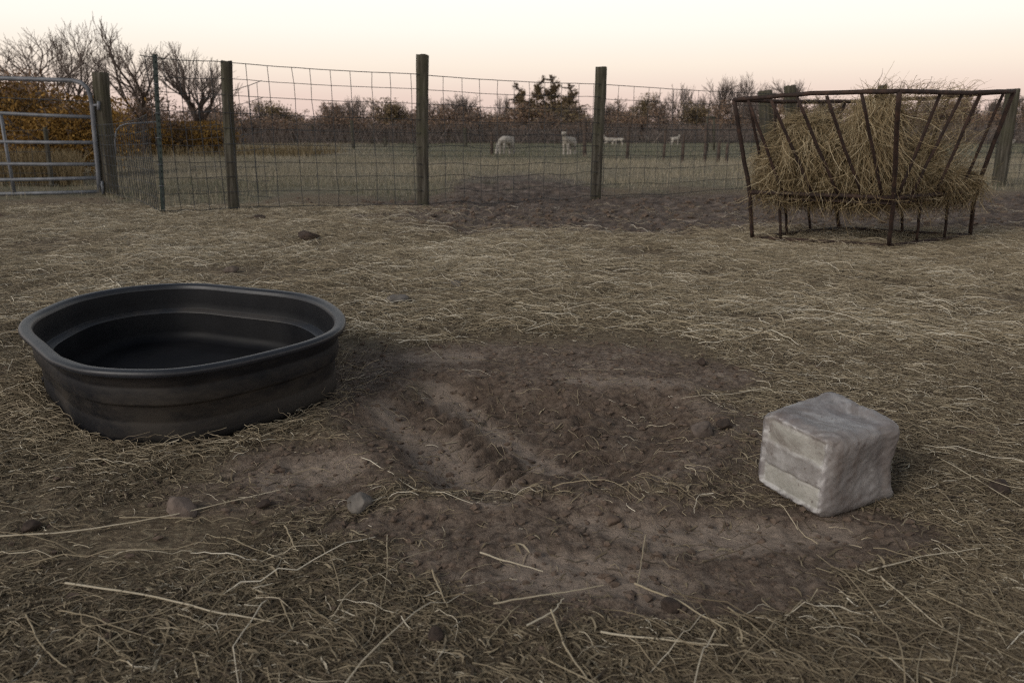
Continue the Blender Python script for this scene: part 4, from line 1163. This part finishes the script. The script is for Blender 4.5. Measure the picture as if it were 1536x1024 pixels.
# the far treeline: a few kinds built once, then copied
KINDS = {}
def kind(key, *a, **k): KINDS[key] = dict(a=a, k=k)
def proto(key, branches, seed, leaves, mat, leaf, low, spread, tip_lev=1, cat='tree', name='oak_tree'):
    t_ = tree(name, 'x', 700, 208, 150, 70, branches, seed, leaves, mat, leaf, low, y=80, tip_lev=tip_lev, spread=spread, cat=cat)
    KINDS[key] = t_; t_['_w'] = 70 / F * 80; t_['_h'] = at_y(700, 150, 80)[2] - t_.location.z
    return t_
TG = dict(levels=4, kids=(6, 5, 5, 4), start=.05, ang=(18, 60), up=.07, ratio=(.5, .88), jit=.12, trunk_frac=.30, nseg=5)
proto('round_a', grow(51, 5, .14, rmin=.022, **TG), 51, 3600, M['leaf_brown'], .13, .0, .30, name='oak_tree')
proto('round_b', grow(52, 5, .14, rmin=.022, **TG), 52, 3400, M['leaf_olive'], .13, .0, .34, name='oak_tree')
proto('round_c', grow(53, 5, .14, rmin=.022, **TG), 53, 1900, M['leaf_brown'], .12, .0, .30, name='oak_tree')
proto('bare_a', grow(54, 6, .14, rmin=.014, levels=5, kids=(5, 4, 4, 4, 3), start=.3, ang=(16, 44), up=.10, ratio=(.6, .86), jit=.09, trunk_frac=.34, nseg=5), 54, 0, None, .1, 0, .3, 2, name='bare_tree')
proto('bare_b', grow(55, 6, .14, rmin=.014, levels=5, kids=(6, 4, 4, 3, 3), start=.35, ang=(20, 46), up=.08, ratio=(.6, .86), jit=.09, trunk_frac=.30, nseg=5), 55, 0, None, .1, 0, .3, 2, name='bare_tree')
proto('ever', grow(56, 6, .15, rmin=.02, levels=2, kids=(34, 6), start=.10, ang=(50, 85), up=.06, ratio=(.16, .34), jit=.07, trunk_frac=1.0, nseg=9, cone=True), 56, 6500, M['leaf_ever'], .085, .06, .17, 1, name='cedar_tree')
used = set()
def put(key, px, topy, wid, y, label, group=None, rot=None):
    t_ = KINDS[key]
    if key in used: o = copy_tree(t_)
    else: o = t_; used.add(key)
    x = at_y(px, .5 * topy + 103, y)[0]; gz = H1(x, y)
    o.location = (x, y, gz)
    o.scale = (wid / F * y / t_['_w'],) * 2 + ((at_y(px, topy, y)[2] - gz) / t_['_h'],)
    o.rotation_euler = (0, 0, random.uniform(0, 6.28) if rot is None else rot)
    o['label'] = label
    if group: o['group'] = group
    elif 'group' in o: del o['group']
    return o
put('ever', 783, 127, 40, 78, 'leftmost spire of the dark evergreens above the goats', rot=0)
put('ever', 806, 116, 40, 79, 'tall narrow dark evergreen, second from the left in the group above the goats')
put('ever', 832, 115, 44, 80, 'tallest dark evergreen, left of the wooden post and above the standing goat')
put('ever', 858, 128, 44, 78, 'dark evergreen leaning over the wooden post, last of its group')
put('bare_a', 706, 142, 42, 84, 'bare round tree right of the tallest fence post')
put('bare_b', 652, 148, 40, 82, 'bare twiggy tree right behind the tallest fence post')
put('bare_a', 526, 146, 22, 84, 'small pointed bare tree midway between the mossy and tallest posts')
put('bare_b', 1020, 128, 44, 80, 'bare broad tree left of the feeder, taller than the trees beside it')
put('bare_a', 1072, 120, 44, 86, 'pale bare tree left of the feeder corner')
put('bare_b', 1108, 114, 42, 86, 'pale bare tree rising straight above the left feeder corner')
put('bare_a', 1190, 122, 46, 84, 'bare tree above the left hay lump behind the feeder rail')
put('bare_b', 1150, 126, 36, 82, 'bare tree between the two post tops behind the feeder')
put('round_b', 970, 142, 34, 78, 'small round olive tree beside the broad bare tree left of the feeder')
put('round_c', 915, 150, 40, 82, 'low russet tree directly right of the wooden fence post')
put('round_b', 820, 158, 110, 76, 'wide olive tree at the foot of the dark evergreens')
LBL = 'low brown leafy tree in the far treeline'
GRP = 'low trees of the far treeline'
rr2 = random.Random(4)
prof = [(330, 156), (365, 150), (402, 156), (452, 170), (482, 152), (512, 154), (552, 166), (580, 152), (606, 156), (640, 163), (672, 160), (708, 162), (742, 168), (772, 158),
        (880, 162), (935, 158), (990, 152), (1040, 152), (1075, 152), (1110, 150), (1150, 150), (1195, 150), (1250, 150), (1310, 152), (1370, 150), (1420, 148), (1465, 146), (1500, 150), (1540, 148), (1580, 150)]
for i_, (px, ty) in enumerate(prof):
    put(('round_a', 'round_c', 'round_b', 'round_a', 'round_c')[i_ % 5], px + rr2.uniform(-6, 6), ty + rr2.uniform(-6, 8), rr2.uniform(40, 70), rr2.uniform(72, 84), LBL, GRP)
for i_, px in enumerate((398, 498, 545, 605, 668, 690, 752, 900, 955, 1000, 1045, 1130, 1225, 1290, 1400, 1450, 1490, 1530)):
    put(('bare_b', 'bare_a')[i_ % 2], px + rr2.uniform(-5, 5), rr2.uniform(142, 156), rr2.uniform(24, 42), rr2.uniform(74, 86), 'small bare twiggy tree among the brown trees of the far treeline', 'small bare trees of the far treeline')
for i_ in range(26):
    put(('round_c', 'round_a')[i_ % 2], 300 + i_ * 51 + rr2.uniform(-10, 10), 174 + rr2.uniform(-5, 7), rr2.uniform(60, 85), rr2.uniform(66, 71), LBL, GRP)
for i_ in range(8):
    put(('round_c', 'round_a')[i_ % 2], -60 + i_ * 48 + rr2.uniform(-10, 10), 160 + rr2.uniform(-8, 8), rr2.uniform(70, 95), rr2.uniform(50, 60), LBL, GRP)
# grey brush at the foot of the treeline
nB = 9000
bx_ = r_.uniform(-40, 75, nB); by_ = r_.uniform(58, 68, nB); bh = r_.uniform(.5, 1.7, nB)
P = np.empty((nB, 5, 3)); lean_ = r_.normal(0, .35, (nB, 2))
for k_ in range(5):
    f_ = k_ / 4; P[:, k_, 0] = bx_ + lean_[:, 0] * f_ * bh; P[:, k_, 1] = by_ + lean_[:, 1] * f_ * bh; P[:, k_, 2] = f_ * bh
V, Qd = tubes(P, np.linspace(.03, .012, 5)[None] * np.ones((nB, 1)), 3)
tag(np_mesh('undergrowth', V, [Qd], M['twig'], None, False), 'grey leafless brush along the foot of the far treeline', 'undergrowth', None, 'stuff')

# ------------------------------------------------------------------ meadow grass
def meadow(name, label, n, y0, y1, hr, wd, power):
    yy = np.linspace(y0, y1, 300); w_ = (yy * .72 + 1) * yy ** (-power); cdf = np.cumsum(w_); cdf /= cdf[-1]
    y = np.interp(RNG.random(n), cdf, yy); x = (RNG.random(n) * 2 - 1) * (y * .72 + 1) * 1.15
    b, m, gr, gn, st = masks(x, y)
    kp = RNG.random(n) < np.clip(gr * (1 - .85 * m) * (.55 + .9 * fbm(x, y, .8, 2, 61)), 0, 1)
    x, y, gn = x[kp], y[kp], gn[kp]; n = len(x)
    h_ = (hr[0] + (hr[1] - hr[0]) * RNG.random(n) ** 1.6) * (1 - .4 * gn)
    a_ = RNG.random(n) * 6.283; ln = RNG.normal(0, .45, n) * h_
    z = height(x, y)
    dx, dy = np.cos(a_), np.sin(a_); w = wd * (.6 + .8 * RNG.random(n))
    V_ = np.empty((n, 5, 3))
    V_[:, 0] = np.stack([x - dy * w, y + dx * w, z - .01], 1); V_[:, 1] = np.stack([x + dy * w, y - dx * w, z - .01], 1)
    mx_, my_ = x + dx * ln * .35, y + dy * ln * .35
    V_[:, 2] = np.stack([mx_ - dy * w * .7, my_ + dx * w * .7, z + h_ * .6], 1); V_[:, 3] = np.stack([mx_ + dy * w * .7, my_ - dx * w * .7, z + h_ * .6], 1)
    V_[:, 4] = np.stack([x + dx * ln, y + dy * ln, z + h_], 1)
    o_ = (np.arange(n) * 5)[:, None]
    tn_ = np.clip(RNG.normal(.72, .17, n) - .55 * gn + .2 * fbm(x, y, .35, 2, 62), 0, 1)
    return tag(np_mesh(name, V_.reshape(-1, 3), [o_ + [0, 1, 3, 2], o_ + [2, 3, 4]], M['grass'], {'tone': np.repeat(tn_, 5)}, False), label, 'grass', None, 'stuff')
meadow('meadow_grass', 'dry tan and green meadow grass beyond the wire fence', 230000, 9.4, 30, (.03, .20), .0028, .9)
meadow('paddock_grass', 'short grass of the far paddock around the goats', 90000, 28, 62, (.05, .22), .007, .6)
